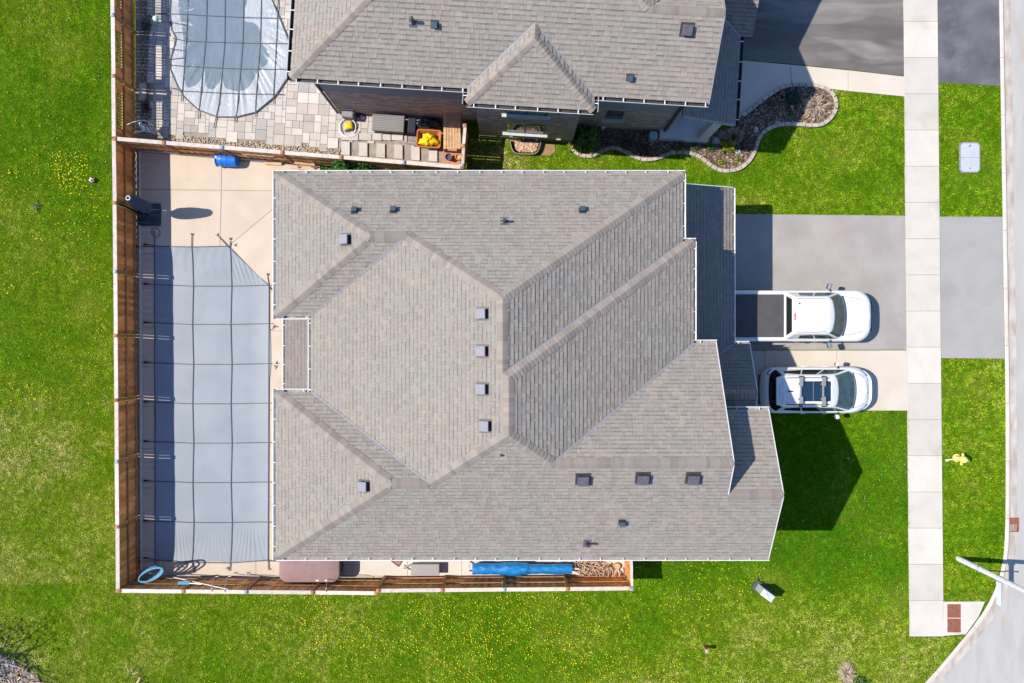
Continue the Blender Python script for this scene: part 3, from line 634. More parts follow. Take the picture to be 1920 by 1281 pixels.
w = nbox('basement_window', 7.6, 8.75, -.26, -.246, .02, .42, m_white); nbox('pane', 7.65, 8.15, -.266, -.261, .06, .38, m_glassd, w); nbox('pane', 8.2, 8.7, -.266, -.261, .06, .38, m_winglass, w)
nbox('wall_vent', 9.5, 9.7, -.30, -.246, .45, .55, m_stone); nbox('meter_box', 11.0, 11.05, .3, .385, .3, .55, m_white); nbox('meter_box', 11.35, 11.5, .3, .385, .3, .5, m_white)
# porch
nbox('porch_slab', 13.75, 15.75, .05, 3.3, 0, .5, M('porch_concrete', (.50, .53, .53), (.44, .47, .47), 2, .8)); nbox('porch_post', 15.35, 15.72, .1, .45, .5, 2.75, m_stone)
nd_ = nbox('door', 14.1, 14.16, 1.5, 2.5, .5, 2.6, m_rail); nbox('handle', 14.16, 14.19, 1.6, 1.65, 1.4, 1.55, m_steel, nd_)
house_keep = house; house = nh
vent(775, 42, nB, .001, .001, m_ventd, m_ventb) if False else None
stack(775, 42, nB, .42, .05); vent(815, 45, nB, .095, .17, m_ventd, m_ventb); vent(1288, 55, nB, .16, .18, m_ventd, m_ventp); vent(1181, 145, nB, .09, .16, m_ventd, m_ventb)
house = house_keep
# ------------------------------------------------------------------ neighbouring patio of mixed pavers
POOLN = [(322,-40),(319,28),(322,55),(331,72),(320,112),(320,130),(334,163),(346,182),(372,206),(407,219),(444,219),(480,210),(516,180),(541,143),(543,80),(525,35),(508,-5),(505,-40)]
np_ = empty('neighbouring_patio', G(430, 235)); tag(np_, 'patio of mixed grey and beige pavers round the neighbouring pool', None, None, 'structure')
base = MB().prism([G2(x, y, .05) for x, y in ((254.5,-60),(700,-60),(700,150),(868,170),(870,325),(640,290),(254.5,262))], -.02, .05); base.build('bedding', M('paver_bedding', (.30, .26, .235), (.22, .19, .17), 5, .95, .5, 50, .25, 60), np_)
pv = []
cell = .15; GX, GY = 84, 62; used = np.zeros((GX, GY), bool)
ov = W(-8.1, -2.2)
for j in range(GY):
    for i in range(GX):
        if used[i, j]: continue
        for (a, b) in random.sample([(2,2),(3,2),(2,3),(3,3),(2,2),(3,2)], 6)+[(2,1),(1,2),(1,1)]:
            if i+a <= GX and j+b <= GY and not used[i:i+a, j:j+b].any():
                used[i:i+a, j:j+b] = True; pv.append((i*cell, j*cell, a*cell, b*cell)); break
m_paver = M('mixed_pavers', (.95, .95, .95), (1.05, 1.03, 1.0), 3, .88, .2, 80, .08, 90, attr=True)
PG = [(.45,.415,.385),(.42,.39,.365),(.38,.35,.325),(.46,.435,.41),(.33,.32,.315),(.39,.355,.33),(.44,.405,.37)]
region = [(282,-60),(700,-60),(700,150),(640,210),(720,216),(760,216),(760,262),(640,262),(640,285),(560,268),(258,246)]
out = []
def pxof(x, y, z): k = (H-z)/H/PPM; return (960+x/k, 640-y/k)
for (a, b, w_, h_) in pv:
    u = -8.2+a; v = -2.3+b
    c = W(u+w_/2, v+h_/2); px, py = pxof(c.x, c.y, .09)
    if not inpoly(np.array([px]), np.array([py]), region)[0]: continue
    q = [pxof(*W(u+aa*w_, v+bb_*h_)[:2], .09) for aa, bb_ in ((0,0),(1,0),(1,1),(0,1))]
    if all(inpoly(np.array([x[0] for x in q]), np.array([x[1] for x in q]), [(330+(x-430)*.0+ (x-330), y) for x, y in POOLN])): continue
    if u > .35 and v > .35: continue
    if 268 < px < 282: continue
    out.append((px, py, u, v, w_, h_))
vis = lambda t: (0 <= t[0] <= 640 and 0 <= t[1] <= 300)
out.sort(key=lambda t: (not vis(t), -t[4]*t[5]))
rest = MB()
for k, (px, py, u, v, w_, h_) in enumerate(out):
    c = random.choice(PG); f = random.uniform(.9, 1.1); c = tuple(min(.62, x*f) for x in c); gz = .09+random.uniform(-.004, .004)
    q = [W(u+.006, v+.006), W(u+w_-.006, v+.006), W(u+w_-.006, v+h_-.006), W(u+.006, v+h_-.006)]
    tgt = MB() if k < 300 else rest
    tgt.rslab([(p.x, p.y) for p in q], .045, gz, .006, c)
    if k < 300: tgt.build('paver', m_paver, np_)
if rest.V: rest.build('paver_field', m_paver, np_)['kind'] = 'stuff'
# stepping slabs and low steps beside the house
m_slabs = M('pale_grey_step_stone', (.46, .42, .39), (.40, .365, .34), 3, .9, .2, 70, .08, 90, rnd=.08)
for i, px in enumerate((648, 681, 714, 747, 779, 812)):
    a = G2(px-8, 264+i*2.0, .12); b = G2(px+8, 265.5+i*2, .12); c = G2(px+8, 291+i*2.4, .12); d = G2(px-8, 289.5+i*2.4, .12)
    o = MB().rslab([d, c, b, a], .04, .13, .012).build('stepping_slab', m_slabs, np_)
for i, (x0, x1) in enumerate(((640,672),(673,697),(698,716),(717,733),(734,756))):
    MB().rslab([G2(x0, 262, .16), G2(x1-.6, 263, .16), G2(x1-.6, 250, .16), G2(x0, 249, .16)], .04, .15, .012).build('step_block', m_slabs, np_)
# gravel strips as real pebbles
def pebbles(name, polys, z, n, size, cols, seed, parent=None, label=None):
    r = np.random.default_rng(seed); base_v = np.array([(0,0,1),(1,0,0),(0,1,0),(-1,0,0),(0,-1,0),(0,0,-1)], float)
    base_f = np.array([(0,1,2),(0,2,3),(0,3,4),(0,4,1),(5,2,1),(5,3,2),(5,4,3),(5,1,4)])
    Vs = []; Fs = []; Cs = []; cnt = 0
    for poly in polys:
        pp = np.array(poly, float); lo, hi = pp.min(0), pp.max(0)
        X = r.uniform(lo[0], hi[0], n*2); Y = r.uniform(lo[1], hi[1], n*2); ok = inpoly(X, Y, poly); X, Y = X[ok][:n], Y[ok][:n]
        m = len(X); k = (H-z)/H/PPM; cx = (X-960)*k; cy = (640-Y)*k
        sc = r.uniform(size[0], size[1], (m, 3))*np.array([1, 1, .6]); a = r.uniform(0, 6.28, m)
        v = base_v[None]*sc[:, None]+r.normal(0, .12, (m, 6, 3))*sc[:, None]
        x = v[..., 0]*np.cos(a)[:, None]-v[..., 1]*np.sin(a)[:, None]; y = v[..., 0]*np.sin(a)[:, None]+v[..., 1]*np.cos(a)[:, None]
        Vs.append(np.stack([x+cx[:, None], y+cy[:, None], v[..., 2]+z+size[0]*.4], -1).reshape(-1, 3))
        Fs.append((base_f[None]+6*(np.arange(m)+cnt)[:, None, None]).reshape(-1, 3)); cnt += m
        Cs.append(np.repeat(np.array(cols)[r.integers(0, len(cols), m)]*r.uniform(.75, 1.2, (m, 1)), 6, 0))
    return npmesh(name, np.concatenate(Vs), np.concatenate(Fs), np.concatenate(Cs), m_attr, parent, label)
m_attr = M('mixed_loose_material', (1, 1, 1), rough=.9, attr=True, spec=.15)
def npmesh(name, V, F, C, mat, parent=None, label=None):
    me = bpy.data.meshes.new(name); n = len(V); f = len(F); w = F.shape[1]
    me.vertices.add(n); me.vertices.foreach_set('co', V.astype(np.float32).ravel())
    me.loops.add(f*w); me.loops.foreach_set('vertex_index', F.astype(np.int32).ravel())
    me.polygons.add(f); me.polygons.foreach_set('loop_start', np.arange(0, f*w, w, dtype=np.int32))
    me.update(calc_edges=True)
    at = me.attributes.new('Col', 'FLOAT_COLOR', 'POINT'); at.data.foreach_set('color', np.concatenate([C, np.ones((n, 1))], 1).astype(np.float32).ravel())
    me.materials.append(mat); o = bpy.data.objects.new(name, me); link(o); put(o, (0, 0, 0), parent); o['kind'] = 'stuff'
    if label: o['label'] = label
    return o
pebbles('gravel', [[(266,-20),(281,-20),(281,250),(266,250)]], .07, 1500, (.02, .05), [(.22,.20,.19),(.30,.27,.25),(.14,.13,.13),(.36,.33,.30)], 3, None, 'dark grey river gravel strip along the neighbouring back fence')
pebbles('gravel', [[(318,252),(420,261),(580,272),(660,282),(640,290),(530,282),(420,271),(312,262)]], .07, 1500, (.02, .045), [(.50,.40,.28),(.42,.33,.24),(.58,.50,.40),(.30,.24,.18)], 4, None, 'tan pebble strip along the neighbouring side of the party fence')
# neighbouring safety cover
m_cover2 = M('silver_blue_pool_cover', (.285, .315, .355), (.335, .365, .405), 1.2, .36, 1.0, 7, spec=.4, stretch=(2.6, .9, 1), dist=2.0)
m_puddle = M('dirty_rain_water', (.125, .17, .215), (.15, .195, .24), 1.5, .25, .25, 9, spec=.4, stretch=(2.2, .8, 1), dist=1.5)
def grid_cover(name, outline_px, zfun, mat, parent, nx=70, ny=70, zr=.13):
    pts = np.array(outline_px, float); lo, hi = pts.min(0), pts.max(0)
    bm = bmesh.new(); vs = [bm.verts.new((*G2(x, y, zr), 0)) for x, y in outline_px]; bm.faces.new(vs)
    for ax, a, b, n in ((0, lo[0], hi[0], nx), (1, lo[1], hi[1], ny)):
        for t in np.linspace(a, b, n)[1:-1]:
            co = (*G2(t, 640, zr), 0) if ax == 0 else (*G2(960, t, zr), 0); no = (1, 0, 0) if ax == 0 else (0, 1, 0)
            bmesh.ops.bisect_plane(bm, geom=bm.verts[:]+bm.edges[:]+bm.faces[:], plane_co=co, plane_no=no)
    for v in bm.verts:
        px, py = pxof(v.co.x, v.co.y, zr); v.co.z = zfun(px, py)
    bmesh.ops.recalc_face_normals(bm, faces=bm.faces[:])
    up = sum(f.normal.z for f in bm.faces)
    if up < 0: bmesh.ops.reverse_faces(bm, faces=bm.faces[:])
    me = bpy.data.meshes.new(name); bm.to_mesh(me); bm.free(); me.materials.append(mat)
    for p in me.polygons: p.use_smooth = True
    o = bpy.data.objects.new(name, me); link(o); put(o, (0, 0, 0), parent); return o
ncov = empty('pool_cover', G(430, 100, .13), 'shiny silver blue pool cover with rounded end and a dark puddle on it', 'pool cover')
def nz(px, py):
    r = math.hypot((px-432)/115, (py-40)/185); w = max(0, 1-r)
    ang = math.atan2(py-30, px-432); edge = min(1, max(0, (r-.55)/.45))
    return .135-.05*min(1, w*1.6)+edge*(1-edge)*4*.016*math.sin(ang*60+3*math.sin(ang*17))
grid_cover('cover_sheet', POOLN, nz, m_cover2, ncov, 90, 90)
PUD = smooth_path([(*p, 0) for p in [(342,-20),(344,70),(344,120),(349,160),(362,161),(375,150),(383,128),(386,160),(398,166),(412,150),(415,128),(420,160),(432,168),(450,170),(468,160),(482,135),(500,118),(504,98),(488,78),(486,55),(475,42),(458,38),(456,20),(462,0),(456,-20)]], 5, True)
grid_cover('puddle', [(p.x, p.y) for p in PUD], lambda x, y: nz(x, y)+.008, m_puddle, ncov, 60, 60)
def strap(pts, parent, zf, mat=m_black, w=.031, t=.012, name='strap'):
    P_ = []
    for (x0, y0), (x1, y1) in zip(pts[:-1], pts[1:]):
        n = max(2, int(math.hypot(x1-x0, y1-y0)/6))
        P_ += [(x0+(x1-x0)*k/n, y0+(y1-y0)*k/n) for k in range(n)]
    P_.append(pts[-1]); rings = []
    W_ = [Vector(G(x, y, .13)) for x, y in P_]
    for i, p in enumerate(W_):
        d = (W_[min(i+1, len(W_)-1)]-W_[max(0, i-1)]).normalized(); s_ = Vector((-d.y, d.x, 0))*w/2; z = zf(*P_[i])+.012
        rings.append([(p.x+s_.x, p.y+s_.y, z), (p.x-s_.x, p.y-s_.y, z), (p.x-s_.x, p.y-s_.y, z+t), (p.x+s_.x, p.y+s_.y, z+t)])
    return MB().loft(rings).build(name, mat, parent)
for pts in ([(353,-10),(350,70),(343,165),(340,190)], [(388,-10),(386,70),(377,175),(372,222)], [(422,-10),(421,80),(411,195),(401,240)], [(457,-10),(455,80),(445,205),(441,229)], [(490,-10),(488,80),(480,190),(479,219)], [(522,-10),(519,70),(513,180),(513,195)],
        [(290,25),(354,27),(456,32),(530,34)], [(324,72),(350,77),(455,80),(542,82)], [(319,122),(345,124),(455,129),(541,130)], [(322,165),(346,171),(455,176),(532,177)], [(318,112),(346,108)], [(322,92),(348,95)], [(328,60),(350,62)], [(322,42),(351,48)]):
    strap(pts, ncov, nz, w=.035)
for i in range(len(POOLN)-1): strap([POOLN[i], POOLN[i+1]], ncov, nz, w=.045, name='edge_binding')
# small things in the neighbouring yard
gl = empty('garden_light', G(292, 35, .05), 'small green white globe light beside the silver pool cover', 'garden light')
MB().cyl(G2(290, 36), .025, .05, .45, 8).build('stake', m_blackpl, gl)
sp = MB(); c = Vector(G(292, 35, .55)); c.z = .55
sp.loft([[(c.x+.13*math.sin(a)*math.cos(b), c.y+.13*math.sin(a)*math.sin(b), c.z-.13*math.cos(a)) for b in np.linspace(0, 2*math.pi, 14, endpoint=False)] for a in np.linspace(.15, math.pi-.15, 9)]); sp.build('globe', M('mint_globe', (.45, .62, .58), rough=.3), gl, smooth=True)
lad = empty('pool_ladder', G(280, 240, .09), 'white pool ladder with grey treads lying by the neighbouring fence', 'pool ladder')
for dy, tip in ((0, 0), (20, 3)):
    pts = smooth_path([G(232+tip*6, 243+dy*.35, .9), G(240+tip*4, 233+dy*.75, 1.0), G(258+tip, 227+dy, .85), G(275, 227+dy, .6), G(296, 247+dy*.25, .16)], 5)
    MB().tube(pts, .022, 7).build('rail', m_white, lad, smooth=True)
for k in range(4):
    a = G(262+k*8.5, 228+k*4.6, .78-k*.16); b = G(270+k*7.6, 247+k*1.3, .78-k*.16); MB().bar(a, b, .12, .04).build('tread', M('grey_tread', (.42, .46, .50), rough=.5) if k == 0 else bpy.data.materials['grey_tread'], lad)
db = empty('deck_box', G(728, 232, .05), 'large grey slatted storage box against the dark brick wall', 'storage box')
A = -.06
def at(px, py, z): return Vector(G(px, py, z))
c = at(728, 231, .6); m_greyp = M('grey_resin', (.185, .175, .175), (.215, .205, .205), 30, .6, stretch=(1, 12, 1)); 
MB().rslab(rrect(c.x, c.y, .62, .30, .03, A), .06, .56, .01).build('box_body', M('dark_grey_resin', (.06, .058, .06), rough=.6), db)
lid = MB().rslab(rrect(c.x, c.y, .66, .335, .03, A), .56, .66, .03, crown=.01).build('lid', m_greyp, db)
for k in range(9): MB().obox((c.x, c.y-.28+k*.07, .672), (.62, .004, .004), A).build('lid_groove', m_ventd, lid)
hb = empty('pool_heater', G(655, 215, .05), 'small grey pool heater box by the corner of the dark brick wall', 'heater')
c = at(653, 212, .5); MB().rslab(rrect(c.x, c.y, .24, .19, .02, A-.08), .06, .62, .02).build('cabinet', m_greyp, hb); MB().obox((c.x, c.y, .63), (.2, .15, .008), A-.08).build('top_panel', m_ventl, hb)
bt = empty('chemical_jug', G(677, 218, .05), 'blue and pink plastic jug lying beside the grey heater', 'jug')
a, b = at(671, 211, .12), at(683, 223, .12); m_blu = M('navy_plastic', (.04, .07, .22), rough=.4); m_pink = M('pink_plastic', (.62, .36, .50), rough=.4)
MB().tube([a, a.lerp(b, .12), a.lerp(b, .5)], [.03, .07, .08], 10).build('bottle_body', m_blu, bt, smooth=40); MB().tube([a.lerp(b, .5), a.lerp(b, .92), b], [.083, .083, .06], 10).build('bottle_base', m_pink, bt, smooth=40)
rc = empty('pool_robot', G(655, 237, .05), 'yellow pool cleaning robot inside a ring of white hose', 'pool cleaner')
c = at(655, 237, .12); m_yel = M('yellow_plastic', (.62, .46, .015), (.55, .40, .012), 6, .45)
MB().rslab(rrect(c.x, c.y, .17, .15, .06, .2), .15, .32, .06, crown=.02).build('shell', m_yel, rc, smooth=50)
for s_ in (-1, 1): MB().obox((c.x, c.y+s_*.15, .13), (.18, .035, .06), .2).build('track', m_blu, rc)
hs = MB().tube([(c.x-.06+.34*math.cos(t)*(1+.04*math.sin(3*t)), c.y-.05+.36*math.sin(t), .17+.03*math.sin(2*t)) for t in np.linspace(0, 2*math.pi, 40, endpoint=False)], .022, 6, closed=True)
hs.tube([(c.x-.02+.40*math.cos(t), c.y-.13+.32*math.sin(t), .165) for t in np.linspace(math.pi*1.0, math.pi*1.95, 22)], .018, 6)
tag(hs.build('pool_hose', M('white_hose', (.62, .62, .64), rough=.5), smooth=True), 'ring of white pool hose lying round the yellow pool robot', 'hose')
# black covered heap, wheelbarrow, bench, pots
def heap(name, cx, cy, hx, hy, hz, z0, mat, seed, parent=None, rz=0, nu=26, nv=14, rough=.18):
    r = random.Random(seed); ph = [r.uniform(0, 6) for _ in range(8)]; rings = []
    for j in range(nv):
        t = j/(nv-1)*math.pi/2; ring = []
        for i in range(nu):
            a = 2*math.pi*i/nu; e = 1+rough*(math.sin(3*a+ph[0])*.5+math.sin(5*a+ph[1]+2*t)*.4+math.sin(9*a+ph[2]-3*t)*.3+.3*math.sin(13*a+7*t+ph[3]))
            x = hx*math.cos(t)**.7*math.cos(a)*e; y = hy*math.cos(t)**.7*math.sin(a)*e; z = z0+hz*math.sin(t)*(1+rough*.6*math.sin(4*a+ph[4]+t*3))
            ring.append((cx+x*math.cos(rz)-y*math.sin(rz), cy+x*math.sin(rz)+y*math.cos(rz), z))
        rings.append(ring)
    return MB().loft(rings).build(name, mat, parent, smooth=True)
m_tarpk = M('glossy_black_plastic_sheet', (.014, .016, .020), (.03, .033, .04), 5, .18, .8, 12, spec=.6)
c = at(802, 233, .2); tag(heap('black_bag', c.x, c.y, .62, .26, .5, .05, m_tarpk, 5), 'glossy black plastic sheet heaped between the storage box and the slatted bench', 'plastic sheet')
c = at(776, 238, .2); mbx = MB().rslab(rrect(c.x-.05, c.y, .16, .30, .02, A), .05, .5, .02); tag(mbx.build('dark_crate', M('navy_crate', (.012, .018, .035), rough=.5)), 'dark navy crate beside the grey storage box', 'crate')
wb = empty('wheelbarrow', G(805, 260, .05), 'orange wheelbarrow heaped with bright yellow plastic', 'wheelbarrow')
c = at(804, 260, .55); m_or = M('orange_tray', (.42, .15, .045), (.36, .12, .04), 6, .5)
ro = rrect(c.x, c.y, .50, .37, .10, A); ri = rrect(c.x, c.y, .46, .33, .09, A); rb = rrect(c.x, c.y, .32, .22, .07, A)
MB().loft([[(x, y, .32) for x, y in rb], [(x, y, .60) for x, y in ro], [(x, y, .60) for x, y in ri], [(x, y, .36) for x, y in rb]], True, True).build('tray', m_or, wb)
ws = Vector((.06, -.05)); MB().tube([(c.x+.1, c.y-.3, .35), (c.x-.95, c.y-.17, .48)], .02, 6).build('handle', m_steel, wb); MB().tube([(c.x+.1, c.y-.14, .35), (c.x-.95, c.y-.02, .48)], .02, 6).build('handle', m_steel, wb)
wh = MB(); wh.tube([(c.x+.45, c.y+.17*math.cos(t), .22+.17*math.sin(t)) for t in np.linspace(0, 2*math.pi, 18, endpoint=False)], .04, 6, closed=True); wh.build('wheel', m_rubber, wb, smooth=True)
m_yelp = M('crumpled_yellow_plastic', (.70, .53, .012), (.60, .42, .008), 7, .5, .8, 25)
tag(heap('yellow_float', c.x+.02, c.y-.06, .38, .26, .24, .5, m_yelp, 9, None, A, 30, 12, .35), 'crumpled yellow pool float lying in the orange wheelbarrow', 'pool float')
bch = empty('slatted_bench', G(848, 245, .05), 'wooden slatted bench with shelf beside the dark gate', 'bench')
for k in range(6):
    x0 = 831.5+k*5.4; a = at(x0+2.4, 208, .85); b = at(x0+2.4, 279, .85); MB().bar(a, b, .095, .03).build('slat', m_tan, bch)
for x, y in ((833, 211), (861, 211), (833, 277), (861, 277)):
    p = at(x, y, .83); MB().box(p.x-.04, p.x+.04, p.y-.04, p.y+.04, .05, .83).build('leg', m_rail, bch)
p = at(847, 292, .25); MB().rslab(rrect(p.x, p.y, .38, .36, .01, A), .18, .24, .01).build('shelf', m_terra, bch)
for px, py, mm, r, lab in ((841, 294, m_blu, .135, 'blue glazed pot'), (859, 294, M('amber_pot', (.48, .25, .07), rough=.5), .12, 'amber clay pot')):
    p = at(px, py, .5); t = empty('pot', (p.x, p.y, .24), lab+' on the shelf of the slatted bench', 'pot')
    n = 18; rings = [[(p.x+q*math.cos(2*math.pi*k/n), p.y+q*math.sin(2*math.pi*k/n), z) for k in range(n)] for q, z in ((r*.7, .24), (r, .50), (r*1.08, .50), (r*1.08, .54), (r*.86, .54), (r*.8, .46))]
    MB().loft(rings).build('bowl', mm, t, smooth=40); MB().cyl((p.x, p.y), r*.8, .44, .465, 14).build('soil', m_dirt if lab[0] == 'b' else m_tan, t)
# ------------------------------------------------------------------ garden bed with edging stones and plants
EDGE1 = [(1068,262),(1074,281),(1090,292),(1110,293),(1130,283),(1150,277),(1170,284),(1195,297),(1215,300),(1236,296),(1262,286),(1290,287),(1310,294),(1330,309),(1347,319),(1364,321),(1385,317),(1403,303),(1414,285),(1419,267),(1429,250),(1446,239),(1470,233),(1500,234),(1530,236),(1550,228),(1564,210),(1566,190),(1556,172),(1537,163),(1510,160),(1476,161),(1450,173),(1425,191),(1386,222)]
ep = smooth_path([(*G2(x, y), 0) for x, y in EDGE1], 8)
edg = empty('garden_edging', ep[0], 'winding edging of pale stone blocks round the mulch bed', 'garden edging')
m_edgest = M('edging_stone', (.42, .36, .31), (.33, .29, .255), 6, .9, .3, 60, .12, 70, rnd=.15)
acc = 0; i = 0; cur = ep[0]; seg = [ep[0]]
L_ = [0]
for a, b in zip(ep[:-1], ep[1:]): L_.append(L_[-1]+(b-a).length)
def ep_at(s):
    j = max(0, min(len(L_)-2, int(np.searchsorted(L_, s))-1)); t = (s-L_[j])/(L_[j+1]-L_[j]); return ep[j].lerp(ep[j+1], t)
s = 0
while s < L_[-1]-.2:
    l = random.uniform(.24, .30); a, b = ep_at(s+.012), ep_at(min(L_[-1], s+l-.012)); d = (b-a).normalized(); n = Vector((-d.y, d.x, 0))*.075
    MB().rslab([(p.x, p.y) for p in (a-n, b-n, b+n, a+n)], -.02, .12+random.uniform(-.01, .01), .015).build('stone', m_edgest, edg); s += l
bed_px = EDGE1+[(1386,226),(1384,240),(1330,245),(1240,240),(1150,232),(1100,225),(1075,235)]
bo = MB().prism([G2(x, y) for x, y in bed_px], -.02, .03).build('garden_bed', m_dirt); tag(bo, 'mulched garden bed beside the neighbouring house', None, None, 'structure')
def chips(name, poly, z, n, cols, seed, label, size=(.03, .08), parent=None):
    r = np.random.default_rng(seed); pp = np.array(poly, float); lo, hi = pp.min(0), pp.max(0)
    X = r.uniform(lo[0], hi[0], n*3); Y = r.uniform(lo[1], hi[1], n*3); ok = inpoly(X, Y, poly); X, Y = X[ok][:n], Y[ok][:n]; m = len(X)
    k = (H-z)/H/PPM; c = np.stack([(X-960)*k, (640-Y)*k, np.full(m, z)+r.uniform(0, .03, m)], -1)
    a = r.uniform(0, 6.28, m); l = r.uniform(*size, m); w = l*r.uniform(.2, .5, m); t = r.uniform(-.5, .5, m)
    d = np.stack([np.cos(a), np.sin(a), t], -1)*l[:, None]; s_ = np.stack([-np.sin(a), np.cos(a), r.uniform(-.4, .4, m)], -1)*w[:, None]
    V = np.stack([c-d-s_, c+d-s_, c+d+s_, c-d+s_], 1).reshape(-1, 3); F = np.arange(4*m).reshape(-1, 4)
    C = np.repeat(np.array(cols)[r.integers(0, len(cols), m)]*r.uniform(.7, 1.25, (m, 1)), 4, 0)
    return npmesh(name, V, F, C, m_attr, parent, label)
chips('bark_mulch', bed_px, .05, 7500, [(.20,.125,.09),(.13,.085,.065),(.30,.21,.16),(.08,.058,.048),(.40,.31,.25),(.10,.07,.06)], 21, 'brown bark mulch in the garden bed', (.02, .06))
def shrub(name, px, py, rx, ry, h, n, cols, leaf, label, seed, z0=.03, cat='shrub', stemcol=None, spiky=False):
    r = np.random.default_rng(seed); c = at(px, py, h*.5); root = empty(name, (c.x, c.y, z0), label, cat)
    d = r.normal(size=(n, 3)); d /= np.linalg.norm(d, axis=1)[:, None]; d[:, 2] = np.abs(d[:, 2])
    lump = 1+.25*np.sin(d[:, 0]*7+seed)+.2*np.sin(d[:, 1]*9+2*seed)
    rad = r.uniform(.35, 1, n)**.6*lump
    p = d*rad[:, None]*np.array([rx, ry, h])+np.array([c.x, c.y, z0])
    if spiky:
        dirv = d*np.array([1, 1, 1.1]); dirv /= np.linalg.norm(dirv, axis=1)[:, None]; base = np.array([c.x, c.y, z0])+r.normal(0, .04, (n, 3))*np.array([1, 1, .2])
        L1 = r.uniform(.5, 1, n)[:, None]*np.array([rx, ry, h])*dirv; sd = np.cross(dirv, [0, 0, 1.]); sd /= np.linalg.norm(sd, axis=1)[:, None]+1e-6
        w = leaf*.25; mid = base+L1*.6+np.array([0, 0, .05]); tip = base+L1*1.05-np.array([0, 0, .08])*(1-dirv[:, 2:])
        V = np.stack([base-sd*w, base+sd*w, mid+sd*w*.8, mid-sd*w*.8, tip], 1).reshape(-1, 3)
        q = np.arange(n)[:, None]*5; F = np.concatenate([q+np.array([0,1,2]), q+np.array([0,2,3]), q+np.array([3,2,4])]); rep = 5
    else:
        t = r.normal(size=(n, 3)); t /= np.linalg.norm(t, axis=1)[:, None]; s_ = np.cross(t, d+r.normal(0, .5, (n, 3))); s_ /= np.linalg.norm(s_, axis=1)[:, None]
        l = r.uniform(.6, 1.3, n)[:, None]*leaf; V = np.stack([p-t*l, p+s_*l*.5, p+t*l, p-s_*l*.5], 1).reshape(-1, 3); F = np.arange(4*n).reshape(-1, 4); rep = 4
    C = np.repeat(np.array(cols)[r.integers(0, len(cols), n)]*r.uniform(.65, 1.3, (n, 1)), rep, 0)
    o = npmesh('foliage', V, F, C, m_attr, root); del o['kind']
    sm = MB(); rr = random.Random(seed)
    for k in range(7):
        a = rr.uniform(0, 6.28); q = rr.uniform(.3, .7); sm.tube([(c.x, c.y, z0-.02), (c.x+rx*q*.5*math.cos(a), c.y+ry*q*.5*math.sin(a), z0+h*.4), (c.x+rx*q*math.cos(a), c.y+ry*q*math.sin(a), z0+h*.75)], [.018, .012, .005], 5)
    o = sm.build('stem', M('bark', (.12, .08, .055), rough=.9) if 'bark' not in bpy.data.materials else bpy.data.materials['bark'], root); o['kind'] = 'stuff'
    return root
GRN = [(.055,.13,.03),(.08,.17,.03),(.045,.09,.035),(.11,.20,.03)]; DK = [(.06,.09,.045),(.09,.11,.055),(.12,.10,.075)]; YG = [(.20,.25,.025),(.13,.19,.02),(.30,.30,.03)]; STR = [(.42,.34,.25),(.34,.27,.20),(.5,.42,.33),(.22,.17,.13)]
shrub('shrub', 1104, 258, .55, .62, 1.2, 1300, GRN+[(.16,.2,.06)], .06, 'large dark shrub at the corner of the brick bay', 31)
shrub('shrub', 1077, 275, .22, .26, .25, 260, YG, .045, 'low bright yellow green plant at the start of the stone edging', 32, cat='plant')
shrub('shrub', 1175, 268, .42, .3, .35, 420, DK, .04, 'brown twiggy low shrub under the dark brick wall', 33)
shrub('shrub', 1208, 280, .35, .3, .35, 400, [(.10,.08,.07),(.16,.13,.11),(.05,.05,.04)], .04, 'bare greyish shrub beside the blue hose reel', 34)
shrub('shrub', 1272, 275, .28, .26, .3, 320, [(.10,.12,.04),(.22,.22,.05),(.05,.06,.03)], .04, 'small speckled green plant in front of the stone blocks', 35, cat='plant')
shrub('shrub', 1303, 276, .2, .2, .28, 240, GRN, .035, 'small round dark green plant beside the stone blocks', 36, cat='plant')
shrub('shrub', 1332, 276, .2, .2, .3, 300, [(.05,.13,.02),(.06,.16,.03)], .035, 'small round bright green plant near the oval boulder', 37, cat='plant')
shrub('shrub', 1367, 273, .36, .32, .45, 560, [(.10,.16,.015),(.16,.22,.02),(.34,.34,.02)], .05, 'yellow green shrub in front of the dry ornamental grass', 38)
shrub('ornamental_grass', 1379, 254, .48, .46, .8, 520, STR, .10, 'dry tan ornamental grass fanning out below the porch roof', 39, cat='grass', spiky=True)
shrub('shrub', 1400, 268, .34, .42, .45, 420, [(.10,.06,.07),(.07,.05,.05),(.15,.10,.10)], .045, 'dark purple shrub inside the bend of the edging', 40)
shrub('shrub', 1352, 304, .22, .14, .12, 160, YG, .04, 'pair of low lime green plants in the sunlit mulch', 41, cat='plant')
shrub('shrub', 1384, 299, .2, .16, .14, 160, YG, .04, 'low lime green plant nearest the stone edging bend', 42, cat='plant')
shrub('shrub', 1488, 181, .36, .36, .5, 900, [(.02,.07,.045),(.03,.09,.05),(.02,.05,.04)], .045, 'round blue green juniper in the walkway bed', 43)
shrub('shrub', 1481, 213, .13, .2, .2, 220, GRN, .035, 'small upright green plant in the middle of the walkway bed', 44, cat='plant')
shrub('ornamental_grass', 1528, 198, .62, .62, .42, 650, STR, .08, 'dry straw coloured twiggy clump at the rounded end of the bed', 45, cat='grass', spiky=True)
shrub('shrub', 1447, 197, .5, .3, .12, 350, DK+[(.2,.17,.14)], .035, 'flat dark ground cover beside the walkway', 46, cat='plant')
shrub('shrub', 655, 319, 1.05, .36, 1.5, 3200, [(.04,.12,.02),(.06,.17,.03),(.09,.22,.04),(.02,.06,.015)], .06, 'dense green ivy like shrub between party fence and house gutter', 47)
shrub('shrub', 735, 321, .6, .2, .7, 300, YG+[(.4,.34,.2)], .04, 'low yellowish weeds at the foot of the party fence', 48, cat='plant')
